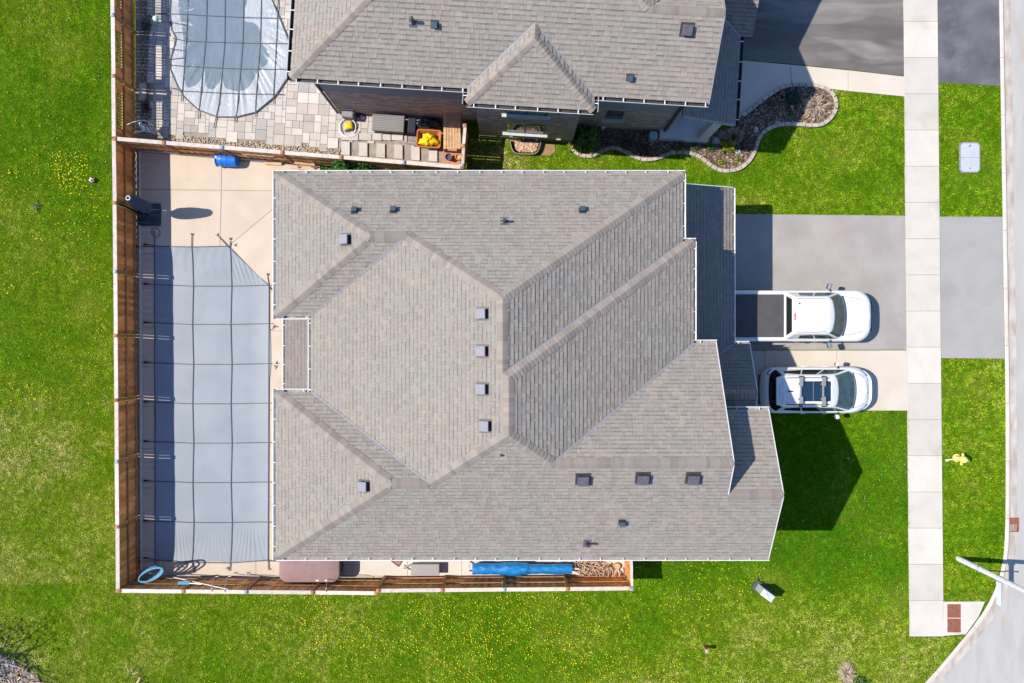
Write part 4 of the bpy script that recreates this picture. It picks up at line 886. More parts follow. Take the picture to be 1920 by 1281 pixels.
shrub('shrub', 275, 50, .25, .28, .3, 300, [(.09,.13,.11),(.06,.10,.08)], .04, 'small grey green plant in the dark gravel strip', 49, cat='plant')
shrub('shrub', 273, 200, .2, .3, .3, 260, [(.06,.035,.03),(.09,.05,.04)], .04, 'small dark brown plant in the dark gravel strip', 50, cat='plant')
def rock(px, py, rx, ry, h, mat, seed, label, z0=.0, rz=0, name='boulder', cat='rock'):
    c = at(px, py, h*.6); tag(heap(name, c.x, c.y, rx, ry, h, z0, mat, seed, None, rz, 16, 7, .10), label, cat)
m_rock = M('pale_rock', (.40, .41, .40), (.30, .31, .31), 6, .85, .3, 30); m_rock2 = M('brown_rock', (.24, .205, .18), (.16, .14, .125), 6, .85, .3, 30)
rock(1344, 263, .18, .13, .22, m_rock, 61, 'smooth pale oval boulder among the porch plants', rz=-.3); rock(1355, 254, .22, .2, .25, m_rock2, 62, 'rough brown boulder behind the pale oval boulder'); rock(1385, 284, .13, .11, .16, m_rock, 63, 'small grey boulder beside the yellow green shrub')
rock(1458, 229, .12, .08, .12, m_rock, 64, 'small pale rock by the edging of the walkway bed'); rock(1418, 243, .12, .16, .1, m_rock, 65, 'flat grey green rock inside the edging bend'); rock(1485, 199, .1, .07, .1, m_rock, 66, 'small white rock below the round juniper')
for px, py, lab in ((1271, 257, 'flat stone block nearest the hose reel'), (1294, 260, 'middle stone block under the porch edge'), (1312, 260, 'stone block nearest the porch post')):
    c = at(px, py, .2); tag(MB().rslab(rrect(c.x, c.y, .13, .14, .02, -.1), .0, .25, .02).build('stone_block', m_stone), lab, 'stone')
hr = empty('hose_reel', at(1225, 253, .03)*1, 'pale blue hose reel standing against the dark brick wall', 'hose reel'); c = at(1225, 254, .4)
MB().rslab(rrect(c.x, c.y, .15, .16, .03), .05, .5, .03).build('reel_case', M('pale_blue_plastic', (.28, .40, .48), rough=.5), hr); MB().tube([(c.x-.17, c.y, .35), (c.x+.17, c.y, .35)], .13, 12).build('reel_drum', m_steel, hr)
ww = empty('window_well', at(985, 275, .05)*1, 'curved metal window well with brown stones below the bay window', 'window well')
wp = smooth_path([at(957, 262, .25), at(960, 277, .25), at(968, 286, .25), at(985, 288, .25), at(1003, 287, .25), at(1010, 279, .25), at(1014, 264, .25)], 6)
rw = [[(p.x+n_.x*o_, p.y+n_.y*o_, z) for o_, z in ((0, -.02), (0, .25), (.025, .25), (.025, -.02))] for p, n_ in [(p, (Vector((p.x, p.y, 0))-Vector((at(985, 270, .25).x, at(985, 270, .25).y, 0))).normalized()) for p in wp]]
MB().loft(rw).build('rim', M('galvanised_rim', (.30, .28, .26), rough=.5, metal=.4), ww)
pebbles('gravel', [[(960,264),(1011,266),(1007,280),(1000,285),(972,284),(963,277)]], .03, 420, (.03, .06), [(.42,.22,.15),(.5,.32,.24),(.36,.2,.14),(.6,.5,.45)], 71, ww)
sd_ = MB().prism([G2(x, y) for x, y in ((1014,268),(1040,270),(1041,284),(1030,292),(1012,290))], -.01, .012).build('bare_soil', M('reddish_bare_soil', (.30, .18, .10), (.24, .15, .08), 6, .95, .5, 40, .2, 50)); tag(sd_, 'reddish bare soil patch beside the window well', None, None, 'structure')
# ------------------------------------------------------------------ fences
def unit_board():
    mb = MB(); mb.box(-.5, .5, -.5, .5, 0, 1); me_o = mb.build('board', m_cedar); me = me_o.data; bpy.data.objects.remove(me_o); 
    co = [v.co.copy() for v in me.vertices]; z0 = min(c.z for c in co)
    return me
def board_mesh(mat): me = unit_board(); me.materials.clear(); me.materials.append(mat); return me
BM_DARK, BM_WARM, BM_CAP, BM_RAIL, BM_POST = board_mesh(m_cedar), board_mesh(m_cedarl), board_mesh(m_capw), board_mesh(m_rail), board_mesh(m_rail)
def fence(name, label, nodes_, inner, bm=None, zt=1.8, lattice=False, capmats=None, capw=.15, cat='fence', zb=.06, gap0=.022):
    bm = bm or BM_DARK; root = empty(name, (*nodes_[0], 0), label, cat)
    for k, (a, b) in enumerate(zip(nodes_[:-1], nodes_[1:])):
        a, b = Vector((*a, 0)), Vector((*b, 0)); d = (b-a).normalized(); L_ = (b-a).length; rz = math.atan2(d.y, d.x); n = Vector((-d.y, d.x, 0))*inner
        lat = lattice and L_ > 1.5
        s = .05+gap0; j = 0; dz = random.uniform(-.015, .015)
        while s < L_-.05-gap0:
            w = min(.138, L_-.05-gap0-s)
            if w < .04: break
            c = a+d*(s+w/2)+n*(.012 if j % 2 else -.010)
            inlat = lat and .2*L_ < s < .8*L_
            if inlat: place(bm, 'board', (c.x, c.y, zb), rz+random.uniform(-.012, .012), (w*.985, .019, 1.14-zb), root); place(bm, 'board', (c.x, c.y, 1.50), rz, (w*.985, .019, zt-1.56), root)
            else: place(bm, 'board', (c.x, c.y, zb), rz+random.uniform(-.012, .012), (w*(1.06 if j % 2 == 0 else .985), .019, zt-.055-zb), root)
            s += .142; j += 1
        if lat:
            q = .21*L_
            while q < .82*L_:
                c = a+d*q; place(BM_RAIL, 'slat', (c.x, c.y, 1.13), rz, (.022, .06, .38), root); q += .115
            for z in (1.11, 1.49): m_ = a.lerp(b, .5); place(BM_RAIL, 'rail', (m_.x, m_.y, z), rz, (L_*.64, .05, .03), root)
        for z in (.28, 1.0):
            m_ = (a+b)/2+n*.045; place(BM_RAIL, 'rail', (m_.x, m_.y, z), rz, (L_-.1, .04, .085), root)
        m_ = (a+b)/2; place(BM_CAP, 'cap_board', (m_.x, m_.y, zt-.035+dz), rz+random.uniform(-.003, .003), (L_-.10, capw, .036), root)
    for k, p in enumerate(nodes_):
        d = Vector((*nodes_[min(k+1, len(nodes_)-1)], 0))-Vector((*nodes_[max(0, k-1)], 0)); rz = math.atan2(d.y, d.x); n = Vector((-d.y, d.x, 0)).normalized()*inner
        po = place(BM_POST, 'post', (p[0]+n.x*.03, p[1]+n.y*.03, 0), rz, (.095, .12, zt+.02), root)
        cm = (capmats or [m_galv, m_terra, m_rail])[(k*2+len(name)) % len(capmats or [0, 0, 0])]
        cap = MB().loft([[(p[0]+n.x*.01+sx*h_, p[1]+n.y*.01+sy*h_, z) for sx, sy in ((-1,-1),(1,-1),(1,1),(-1,1))] for h_, z in ((.072, zt+.02), (.072, zt+.045), (.02, zt+.075))]); cap.build('post_cap', cm, root)
    return root
fx = lambda py: -15.64+(640-py)/1160*(-.02)+ (py-262)/846*.13
left = [(-15.50, -9.80)]
for py in (987, 865, 750, 629, 509, 380): left.append((G2(960, 0)[0]+fx(py), G2(0, py, 1.8)[1]))
left.append((-15.66, G2(0, 259, 1.8)[1]))
fence('fence', 'long brown board fence along the lawn behind the covered pool', left, -1)
fence('fence', 'brown fence with slotted openings behind the neighbouring pool', [left[-1], (-15.68, G2(0, 142, 1.8)[1]), (-15.71, G2(0, 28, 1.8)[1]), (-15.74, G2(0, -88, 1.8)[1])], -1, lattice=True)
pf = []
for px in (218, 309, 418, 530, 640, 757, 866):
    t = (px-218)/648; a = Vector((-15.62, 7.98)).lerp(Vector((-1.97, 6.86)), t); pf.append((a.x, a.y))
fence('fence', 'sunlit board fence between the two back yards', pf, -1, BM_WARM)
bf1 = [(G2(px, 0, 1.8)[0], -9.80-.10*(px-222)/483) for px in (224, 344, 461, 586, 705)]
bf2 = [(G2(px, 0, 1.8)[0], -9.80+.09*(px-709)/476) for px in (709, 829, 945, 1064, 1183)]
fence('fence', 'left half of the side fence, beside the brown spa cover', bf1, 1, BM_WARM)
fence('fence', 'right half of the side fence, beside the blue tarp roll', bf2, 1, BM_WARM)
gx = bf2[-1][0]+.02
fence('side_gate', 'narrow board gate closing the side path at the house wall', [(gx+.02, -9.72), (gx, -8.45), (gx, -7.10)], 1, BM_WARM, capw=.09, cat='gate')
ng = W(5.85, -.25); g0 = pf[-1]
fence('side_gate', 'dark wooden gate between party fence and dark brick house', [(g0[0]+.02, g0[1]+.05), ((g0[0]+ng.x)/2, (g0[1]+ng.y)/2), (ng.x, ng.y-.05)], 1, BM_DARK, capw=.12, cat='gate')
ld = empty('wooden_ladder', at(478, 283, 1.1), 'wooden ladder hanging on the party fence beside the blue barrel', 'ladder')
def on_fence(px, z, off=.08):
    t = (px-218)/648; a = Vector((-15.62, 7.98)).lerp(Vector((-1.97, 6.86)), t); return Vector((a.x, a.y-off, z))
for z in (.95, 1.25): MB().bar(on_fence(447, z), on_fence(507, z), .03, .05).build('rail', m_tan, ld)
for px in (452, 464, 476, 488, 500): MB().bar(on_fence(px, .95), on_fence(px, 1.25), .04, .035).build('rung', m_tan, ld)
# ------------------------------------------------------------------ covered pool
POOLM = [(290,461),(325,462.5),(360,463),(396,463),(432,462),(467,497),(503,533),(505,570),(506,607),(507.5,645),(508,683),(505,720),(504,757),(505.5,795),(506,830),(504,868),(505,905),(504,942),(503,980),(502,1015),(502,1049),(467,1053),(432,1055),(396,1051),(361,1055),(326,1050),(292,1049),(290,1015),(291,980),(292,942),(292,905),(290.5,868),(291,830),(293,795),(292,757),(290,720),(290.5,683),(292,645),(291,607),(289.5,570),(290,535),(290,498)]
ROWS = [462, 536, 608, 683, 757, 831, 905, 980, 1050]; COLS = [290, 360.5, 432.5, 505]
m_cover = M('slate_blue_pool_cover', (.188, .218, .258), (.21, .24, .28), .9, .55, .12, 26, spec=.3, fine=.02, c3=(.225, .256, .296), c3s=.5, c3lo=.5, c3hi=.75)
cov = empty('pool_cover', G(400, 755, .13), 'long slate blue safety cover strapped over the pool by the house', 'pool cover')
def hat(v, arr):
    for a, b in zip(arr[:-1], arr[1:]):
        if a <= v <= b: t = (v-a)/(b-a); return 4*t*(1-t)
    return 0
def mz(px, py):
    ex = min(1, max(0, min(px-288, 507-px)/40)); ey = min(1, max(0, min(py-460, 1054-py)/40)); e = min(ex, ey)
    z = .145-.085*e*(2-e)+.012*hat(px, COLS)*hat(py, ROWS)
    if py > 985:                                       # tension folds at the near end
        t = min(1, (py-985)/60); cell = (px-288)%72.5; z += .008*t*(1.15-t)*1.5*(.25+1.2*abs(math.sin(px*.021+1)))*math.sin((px+ (cell-36)*(1-t)*.8)*.62+math.sin(px*.11)*1.5)*(.4+.6*abs(math.sin(px*.043)))
    if py < 540 and px > 436: t = (px-436)/70; z += .009*math.sin((px-(py-470)*.35)*.75)*min(1, (540-py)/30)
    if py < 535: z += .0022*math.sin(px*.35+math.sin(py*.08)*2)*min(1, (535-py)/50)
    return z
grid_cover('cover_sheet', POOLM, mz, m_cover, cov, 150, 130)
for k, y in enumerate(ROWS):
    xr = (436, 503, 512, 510, 510, 510, 511, 511, 520)[k]
    if k == 8: strap([(279,1047),(292,1049),(361,1054),(432,1055),(502,1050),(520,1050)], cov, mz)
    elif k == 0: strap([(279,459),(290,461),(360,463),(432,461)], cov, mz)
    else: strap([(279,y-3.5),(291,y-3),(360,y),(432,y),(503,y-1.5),(xr,y-1.5)], cov, mz)
    a, b = at(268.5, y-4.2, .15), at(279.5, y-3.6, .15); MB().tube([a, a.lerp(b, .15), a.lerp(b, .6), b], [.02, .04, .035, .018], 8).build('spring_cover', m_blackpl, cov)
for k, x in enumerate(COLS):
    pts = [(x+(1.5 if k in (1, 2) else 0)*(1 if i % 2 else -1)*.6+(y-460)/590*(1.0 if k < 3 else -2), y) for i, y in enumerate(ROWS)]
    if k == 3: pts = pts[1:]
    top = {0: [(289,432),(290,446)], 1: [(360,443)], 2: [(432,452)], 3: [(502,518)]}[k]; bot = {0: [(294,1062),(296,1070)], 1: [(363,1066),(364,1070)], 2: [(431,1070)], 3: [(504,1068),(508,1066)]}[k]
    strap(top+pts+bot, cov, mz)
strap([(410,443),(432,466),(467,500),(503,534),(513,547)], cov, mz, name='edge_binding')
for x, y, a in ((360,442,1.57), (409,442,2.3), (432,450,1.6), (439,460,.2), (502,517,1.6), (512,613,.4), (517,682,.7), (363,1069,-1.4), (428,1063,-2.2), (514,548,-.7)):
    p = at(x, y, .15); hk = MB()
    for s_ in (-.45, .45): hk.bar(p, p+Vector((math.cos(a+s_), math.sin(a+s_), 0))*.12, .025, .015)
    hk.build('buckle', m_black, cov)
for pts in ([(507,618),(512,616),(514,612),(519,611),(521,613)], [(514,684),(517,688),(520,685),(516,692)], [(289,445),(284,436),(288,428),(297,430),(300,437),(295,444),(290,444)], [(363,1068),(361,1064),(365,1061),(366,1068)]):
    MB().tube(smooth_path([at(x, y, .14) for x, y in pts], 5), .012, 5).build('loose_strap', m_black, cov)
# ------------------------------------------------------------------ things on the patio
um = empty('patio_umbrella', at(280, 402, ZP), 'closed navy cantilever umbrella on a square base by the back fence', 'umbrella')
m_navy = M('navy_canvas', (.020, .040, .085), (.03, .055, .11), 6, .8, .4, 20); m_base = M('dark_blue_base', (.018, .045, .065), rough=.45)
c = at(279.5, 402, .2); MB().rslab(rrect(c.x, c.y, .46, .46, .07), ZP, ZP+.09, .03).build('base', m_base, um, smooth=40)
MB().bar((c.x-.1, c.y-.01, ZP+.10), (c.x+.43, c.y-.02, ZP+.10), .02, .012).build('base_seam', m_ventl, um)
top = Vector((-14.65, 5.48, 2.67)); ms = Vector((-15.52, 5.36, ZP+.08)); mt_ = Vector((-15.22, 5.33, 2.3))
MB().tube([ms, mt_], .04, 10).build('mast', m_blackpl, um, smooth=40)
MB().bar(ms+Vector((0, 0, .02)), (c.x, c.y, ZP+.12), .08, .06).build('mast_foot', m_blackpl, um)
MB().tube([mt_, top+Vector((0, 0, .06))], .028, 8).build('arm', m_blackpl, um, smooth=True)
rings = []; nn = 20
for j in range(13):
    t = j/12; z = .75+t*1.92; r = (.07, .13, .17, .19, .20, .20, .195, .185, .175, .165, .15, .135, .10)[j]
    cx = top.x-.02*(1-t); cy = top.y-.15*(1-t)
    rings.append([(cx+r*(1+.28*(k % 2))*math.cos(2*math.pi*k/nn+t), cy+r*(1+.28*(k % 2))*math.sin(2*math.pi*k/nn+t), z) for k in range(nn)])
MB().loft(rings).build('canopy', m_navy, um, smooth=60); MB().tube([(top.x+.075*math.cos(t), top.y+.075*math.sin(t), 2.69) for t in np.linspace(0, 6.28, 16, endpoint=False)], .022, 6, closed=True).build('top_ring', m_white, um, smooth=True)
br = empty('blue_barrel', at(428, 301, ZP), 'bright blue plastic barrel lying on the patio by the party fence', 'barrel')
a = at(409, 299, .3); b = at(447, 302, .3); a.z = b.z = ZP+.28; d = (b-a); m_blue = M('bright_blue_plastic', (.008, .12, .50), (.012, .15, .56), 4, .4, spec=.4)
prof = [(0, .31), (.03, .31), (.05, .275), (.10, .275), (.30, .29), (.32, .275), (.34, .29), (.55, .285), (.57, .27), (.59, .283), (.8, .265), (.97, .25), (1.0, .22)]
MB().tube([a+d*t for t, r in prof], [r for t, r in prof], 24).build('barrel_body', m_blue, br, smooth=35)
MB().tube([a+d*.055+Vector((0, .02, .27)), a+d*.055+Vector((0, .02, .30))], .05, 12).build('bung', m_white, br); MB().tube([a-d*.002, a+d*.004], .24, 20).build('barrel_end', M('deep_blue_plastic', (.004, .06, .25), rough=.5), br)
for name, pts, z, w, h, lab in (('timber_plank', ((495,306),(528,307)), .20, .10, .04, 'short pale timber plank nearest the blue barrel'), ('timber_plank', ((533,300),(602,306)), .22, .10, .04, 'long pale timber plank against the party fence'), ('timber_plank', ((545,313),(600,318)), .45, .12, .04, 'pale timber plank lying beside the green shrub')):
    a, b = at(*pts[0], z), at(*pts[1], z); p = MB().bar(a, b, w, h).bar(a.lerp(b, .2)+Vector((0,0,-.05)), a.lerp(b, .2)+Vector((0,.0,-.07)), .1, .05); tag(MB().bar(a, b, w, h).build(name, m_tan), lab, 'plank')
sh_ = empty('sawhorse', at(575, 312, ZP), 'small wooden sawhorse at the corner of the house gutter', 'sawhorse')
a, b = at(552, 305, .75), at(590, 309, .75); MB().bar(a, b, .09, .05).build('beam', m_tan, sh_)
for p in (a.lerp(b, .1), a.lerp(b, .9)):
    for s_ in (-1, 1): MB().bar(p, (p.x+.03, p.y+s_*.3, ZP), .05, .04).build('leg', m_tan, sh_)
spa = empty('hot_tub', at(580, 1060, .0), 'mauve brown hot tub cover beside the side fence', 'hot tub')
m_spa = M('mauve_vinyl', (.215, .135, .135), (.24, .155, .155), 4, .6, .2, 30, fine=.05)
x0, y1 = G2(523, 1092, .92); x1, _ = G2(637, 0, .92); cx, cy = (x0+x1)/2, y1+1.05
MB().rslab(rrect(cx, cy, (x1-x0)/2-.03, 1.0, .32, 0, 8), .08, .80, .02).build('tub_shell', M('dark_tub_panel', (.055, .05, .05), rough=.6), spa)
cv = MB().rslab(rrect(cx, cy, (x1-x0)/2, 1.05, .34, 0, 8), .80, .93, .05, crown=.03).build('tub_cover', m_spa, spa, smooth=40)
for px in (595, 612): p = at(px, 1088, .93); MB().obox((p.x, p.y, .93), (.06, .03, .015)).build('cover_latch', m_white, cv)
dbx = empty('deck_box', at(797, 1069, .1), 'pale grey storage box on the concrete side path', 'storage box'); c = at(797, 1068, .5)
MB().rslab(rrect(c.x, c.y, .56, .20, .02), .10, .44, .01).build('box_body', m_greyp, dbx); MB().rslab(rrect(c.x, c.y, .585, .225, .03), .44, .52, .02, crown=.01).build('lid', M('pale_grey_resin', (.30, .275, .28), (.27, .25, .255), 40, .6, stretch=(8, 1, 1)), dbx)
mt = MB(); p0, p1, p2 = at(727, 1046, .12), at(757, 1046, .12), at(747, 1062, .12)
for k in range(6):
    t = (k+.5)/6; mt.bar(p0.lerp(p2, t), p1.lerp(p2, t), .035, .03)
mt.bar(p0, p2, .03, .035); mt.bar(p1, p2, .03, .035); tag(mt.build('boot_scraper', m_rust), 'rust brown metal grille leaning out from under the white gutter', 'grille')
mb = MB().tube([at(757, 1066, .16), at(762, 1062, .18), at(770, 1058, .2)], .035, 6).tube([at(757, 1060, .14), at(768, 1068, .14)], .03, 6); tag(mb.build('pool_vacuum_head', m_steel), 'small grey pool vacuum head beside the pale storage box', 'vacuum head')
rl = empty('solar_cover_reel', at(980, 1066, .1), 'rolled blue tarp on a white reel along the side path', 'cover reel')
m_tarp = M('bright_blue_tarp', (.006, .145, .42), (.012, .20, .52), 4, .35, .9, 12, spec=.5, stretch=(1.5, 3, 1)); rings = []
a, b = at(886, 1066, .5), at(1072, 1066, .5); a.z = b.z = .52; n = 26
for j in range(61):
    t = j/60; c = a.lerp(b, t); r = .21+.004*math.sin(t*23)+.004*math.sin(t*61)+(.045*math.exp(-((t-.42)/.10)**2))
    if t > .55: r *= .86
    ring = []
    for k in range(n):
        an = 2*math.pi*k/n; rr = r*(1+.05*math.sin(an*3+t*30)*(1 if .25 < t < .6 else .3)+.03*math.sin(an*7-t*50))
        ring.append((c.x, c.y+rr*math.cos(an)*1.05, c.z+rr*math.sin(an)-(.12 if math.sin(an) < -.7 else 0)))
    rings.append(ring)
MB().loft(rings).build('tarp_roll', m_tarp, rl, smooth=50)
fl = []
for j in range(31):
    t = .06+.86*j/30; c = a.lerp(b, t); w = .06+.10*abs(math.sin(t*9))+(.12 if .28 < t < .5 else 0)
    fl.append([(c.x, c.y-.20, c.z-.05), (c.x, c.y-.215-w*.3, c.z-.12+.02*math.sin(t*70)), (c.x, c.y-.20-w*.75, c.z-.30), (c.x, c.y-.19-w*.7, c.z-.305)])
MB().loft(fl, False, False, closed=False).build('tarp_skirt', m_tarp, rl, smooth=60)
MB().tube([a+Vector((-.25, 0, 0)), b+Vector((.30, 0, 0))], .035, 8).build('axle', m_white, rl)
for p in (a+Vector((-.14, 0, 0)), b+Vector((.16, 0, 0))):
    MB().bar(p+Vector((0, .22, -.42)), p, .05, .05).build('leg', m_white, rl); MB().bar(p+Vector((0, -.22, -.42)), p, .05, .05).build('leg', m_white, rl)
# driftwood sticks
def sticks(name, poly, n, label, seed, zmax, l=(.15, .45)):
    r = random.Random(seed); mb = MB(); P_ = np.array(poly)
    lo, hi = P_.min(0), P_.max(0); k = 0
    while k < n:
        x, y = r.uniform(lo[0], hi[0]), r.uniform(lo[1], hi[1])
        if not inpoly(np.array([x]), np.array([y]), poly)[0]: continue
        c = at(x, y, .2); c.z = .12+r.random()*zmax; a = r.uniform(0, 6.28); ll = r.uniform(*l)/2; d = Vector((math.cos(a), math.sin(a), r.uniform(-.3, .3)))*ll; rr = r.uniform(.012, .03)
        f = r.uniform(.7, 1.25); cc = r.choice([(.48,.33,.22),(.40,.27,.18),(.55,.42,.31),(.30,.19,.12)]); mb.tube([c-d, c+Vector((r.uniform(-.03,.03), r.uniform(-.03,.03), .01)), c+d], [rr, rr*.9, rr*.6], 5, tuple(v*f for v in cc)); k += 1
    o = mb.build(name, m_attr); tag(o, label, None, None, 'stuff'); return o
sticks('driftwood_pile', [(1083,1047),(1105,1046),(1150,1064),(1165,1074),(1160,1078),(1084,1078)], 150, 'heap of tan driftwood sticks at the end of the side path', 81, .30)
c = at(1157, 1062, .25); t_ = empty('wood_slice', (c.x, c.y, .1), 'round tree slice lying beside the driftwood heap', 'log slice')
MB().tube([(c.x, c.y, .1), (c.x, c.y, .24)], [.14, .135], 16).build('slice_body', m_rail, t_); MB().cyl((c.x, c.y), .12, .2395, .243, 16).build('cut_face', m_tan, t_)
# pool hose and pole in the corner
hp = empty('pool_hose', at(278, 1090, 1.2), 'coil of light blue pool hose hanging on the fence corner', 'hose'); m_hose = M('light_blue_hose', (.065, .19, .32), (.10, .25, .38), 10, .45)
for k in range(5):
    ctr = at(281, 1074, .7+.17*k); pts = []
    for t in np.linspace(0, 2*math.pi, 30, endpoint=False):
        x = (.50+.015*k)*math.cos(t); y = .20*math.sin(t); pts.append((ctr.x+.0+x*.95-y*.3+.012*k, ctr.y+y+x*.42-.02*k, ctr.z+.10*math.cos(t)))
    MB().tube(pts, .036, 7, closed=True).build('hose_loop', m_hose, hp, smooth=True)
MB().tube(smooth_path([at(292, 1052, .2), at(294, 1062, .35), at(290, 1070, .8), at(282, 1075, 1.2)], 6), .026, 7).build('hose_tail', m_hose, hp, smooth=True)
pp = empty('pool_pole', at(365, 1090, 1.2), 'long white telescopic pool pole resting on the side fence', 'pole')
MB().tube([at(312, 1079, .5), at(370, 1092, 1.1), at(428, 1105, 1.82)], .018, 7).build('tube', m_white, pp); MB().tube([at(312, 1079, .5), at(330, 1083, .68)], .024, 7).build('grip', m_hose, pp)
nt = empty('skimmer_net', at(347, 1093, 1.1), 'blue leaf skimmer net hanging on the side fence', 'skimmer'); c = at(345, 1093, 1.1)
MB().rslab(rrect(c.x, c.y, .24, .08, .05, .08), 1.08, 1.12, .01).build('net', m_hose, nt); MB().bar((c.x+.2, c.y, 1.1), (c.x+.75, c.y-.01, 1.2), .03, .03).build('net_handle', m_steel, nt)
for px, lab in ((397, 'left wire hook over the side fence cap'), (421, 'right wire hook over the side fence cap'), (611, 'single wire hook over the fence cap near the hot tub')):
    o = MB().tube(smooth_path([at(px, 1111, 1.72), at(px, 1107, 1.86), at(px+1, 1099, 1.80), at(px+2, 1090, 1.2), at(px+5, 1082, .8), at(px+13, 1080, .8)], 6), .014, 6).build('wire_hook', m_steel, smooth=True); tag(o, lab, 'hook')
# ------------------------------------------------------------------ vehicles
def outline(xr, xf, hw, rxr, ryr, rxf, ryf, ns=10, na=8, nc=4, pr=2.2):
    """half outline from rear centre round the left side to front centre, then mirrored"""
    h = [(xr+(0.0), (hw-ryr)*k/nc) for k in range(nc)]
    for k in range(na+1):
        a = math.pi/2*k/na; h.append((xr+rxr*(1-math.cos(a)**(2/pr) if False else 1-math.cos(a)), hw-ryr+ryr*math.sin(a)))
    for k in range(1, ns): h.append((xr+rxr+(xf-rxf-xr-rxr)*k/ns, hw))
    for k in range(na+1):
        a = math.pi/2*k/na; h.append((xf-rxf+rxf*math.sin(a), hw-ryf+ryf*math.cos(a)))
    for k in range(1, nc+1): h.append((xf, (hw-ryf)*(1-k/nc)))
    return h
def bow(h, cx, amt, hw):     # push the front outwards at the centre line
    return [(x+(amt*(1-(y/hw)**2) if x > cx else 0), y) for x, y in h]
class Car:
    def __init__(s, ox, oy): s.ox, s.oy = ox, oy
    def w(s, x, y, z): return (s.ox+x, s.oy+y, z)
    def ring(s, h, z):
        zf = z if callable(z) else (lambda x: z)
        L_ = [s.w(x, y, zf(x)) for x, y in h]; R_ = [s.w(x, -y, zf(x)) for x, y in h[-2:0:-1]]
        return L_+R_           # clockwise from above; reversed when lofting
    def loft(s, levels, crown, name, mat, parent, smooth=45):
        mb = MB(); rings = [s.ring(h, z)[::-1] for h, z in levels]
        mb.loft(rings, True, False)
        h, z = levels[-1]; zf = z if callable(z) else (lambda x: z); n = len(h); K = 8; vs = []; fs = []
        for x, y in h:
            for k in range(K+1): t = k/K*2-1; vs.append(s.w(x, -y*t, zf(x)+crown(x)*(1-t*t)))
        for i in range(n-1):
            for k in range(K): fs.append((i*(K+1)+k, i*(K+1)+k+1, (i+1)*(K+1)+k+1, (i+1)*(K+1)+k)[::1])
        q = MB(); q.add(vs, fs); f0 = fs[len(fs)//2]; a, b, c = (Vector(vs[f0[k]]) for k in range(3))
        if (b-a).cross(c-a).z < 0: fs = [f[::-1] for f in fs]
        mb.add(vs, fs); return mb.build(name, mat, parent, smooth=smooth)
    def patch(s, lv0, lv1, i0, i1, t0, t1, off, name, mat, parent, mirror=0, bulge=0.0, m=5):
        (h0, z0), (h1, z1) = lv0, lv1; f0 = z0 if callable(z0) else (lambda x: z0); f1 = z1 if callable(z1) else (lambda x: z1)
        n = len(h0); full = list(range(n)); ctr = Vector((s.ox+sum(x for x, y in h0)/n, s.oy, 1.0))
        def pt(i, t):
            lo = int(math.floor(i)); fr = i-lo
            def one(h, f):
                def g(j):
                    if j < n: x, y = h[j]; return Vector(s.w(x, y, f(x)))
                    x, y = h[2*n-2-j]; return Vector(s.w(x, -y, f(x)))
                return g(lo).lerp(g(lo+1), fr) if fr > 1e-6 else g(lo)
            return one(h0, f0).lerp(one(h1, f1), t)
        NI = max(2, int((i1-i0)*1.0)); grid = []
        for a in range(NI+1):
            i = i0+(i1-i0)*a/NI; row = []
            for b in range(m+1):
                ta = t0[0]+(t0[1]-t0[0])*a/NI if isinstance(t0, tuple) else t0
                tb = t1[0]+(t1[1]-t1[0])*a/NI if isinstance(t1, tuple) else t1
                p = pt(i, ta+(tb-ta)*b/m); d = Vector((p.x-ctr.x, p.y-ctr.y, 0)); 
                d = Vector((d.x*.6, d.y, 0)); d = d.normalized(); row.append(p+d*off+Vector((0, 0, off*1.0)))
            grid.append(row)
        if mirror: grid = [[Vector((p.x, 2*s.oy-p.y, p.z)) for p in r] for r in grid]
        vs = [p for r in grid for p in r]; fs = [(a*(m+1)+b, a*(m+1)+b+1, (a+1)*(m+1)+b+1, (a+1)*(m+1)+b) for a in range(NI) for b in range(m)]
        a, b, c = vs[fs[0][0]], vs[fs[0][1]], vs[fs[0][2]]; nr = (b-a).cross(c-a)
        if nr.dot(Vector((a.x-ctr.x, a.y-ctr.y, .6))) < 0: fs = [f[::-1] for f in fs]
        return MB().add(vs, fs).build(name, mat, parent, smooth=True)
    def wheel(s, x, y, r, w, parent):
        c = Vector(s.w(x, y, r)); sg = 1 if y > 0 else -1
        t = MB().tube([c+Vector((0, -sg*w, 0)), c+Vector((0, -sg*w*.1, 0)), c+Vector((0, 0, 0))], [r*.96, r, r*.9], 24).build('wheel', m_rubber, parent, smooth=40)
        rim = MB().tube([c+Vector((0, -sg*.02, 0)), c+Vector((0, sg*.006, 0))], [r*.66, r*.62], 20)
        rim.build('rim', m_steel, t); return t
    def mirror(s, x, y, z, parent, mat, L_=.26, rake=.0):
        sg = 1 if y > 0 else -1; c = Vector(s.w(x, y, z))
        m_ = MB().rslab(rrect(c.x-rake, c.y+sg*(.10+L_/2), .075, L_/2, .05, -sg*.35), z-.06, z+.12, .04, crown=.01).build('mirror', mat, parent, smooth=50)
        MB().bar(c, c+Vector((-rake*.6, sg*.16, .02)), .05, .04).build('mirror_arm', m_blackpl, m_)
        MB().obox((c.x-rake-.078, c.y+sg*(.10+L_/2), z+.03), (.004, L_/2*.8, .06), -sg*.35).build('mirror_glass', m_glassd, m_)
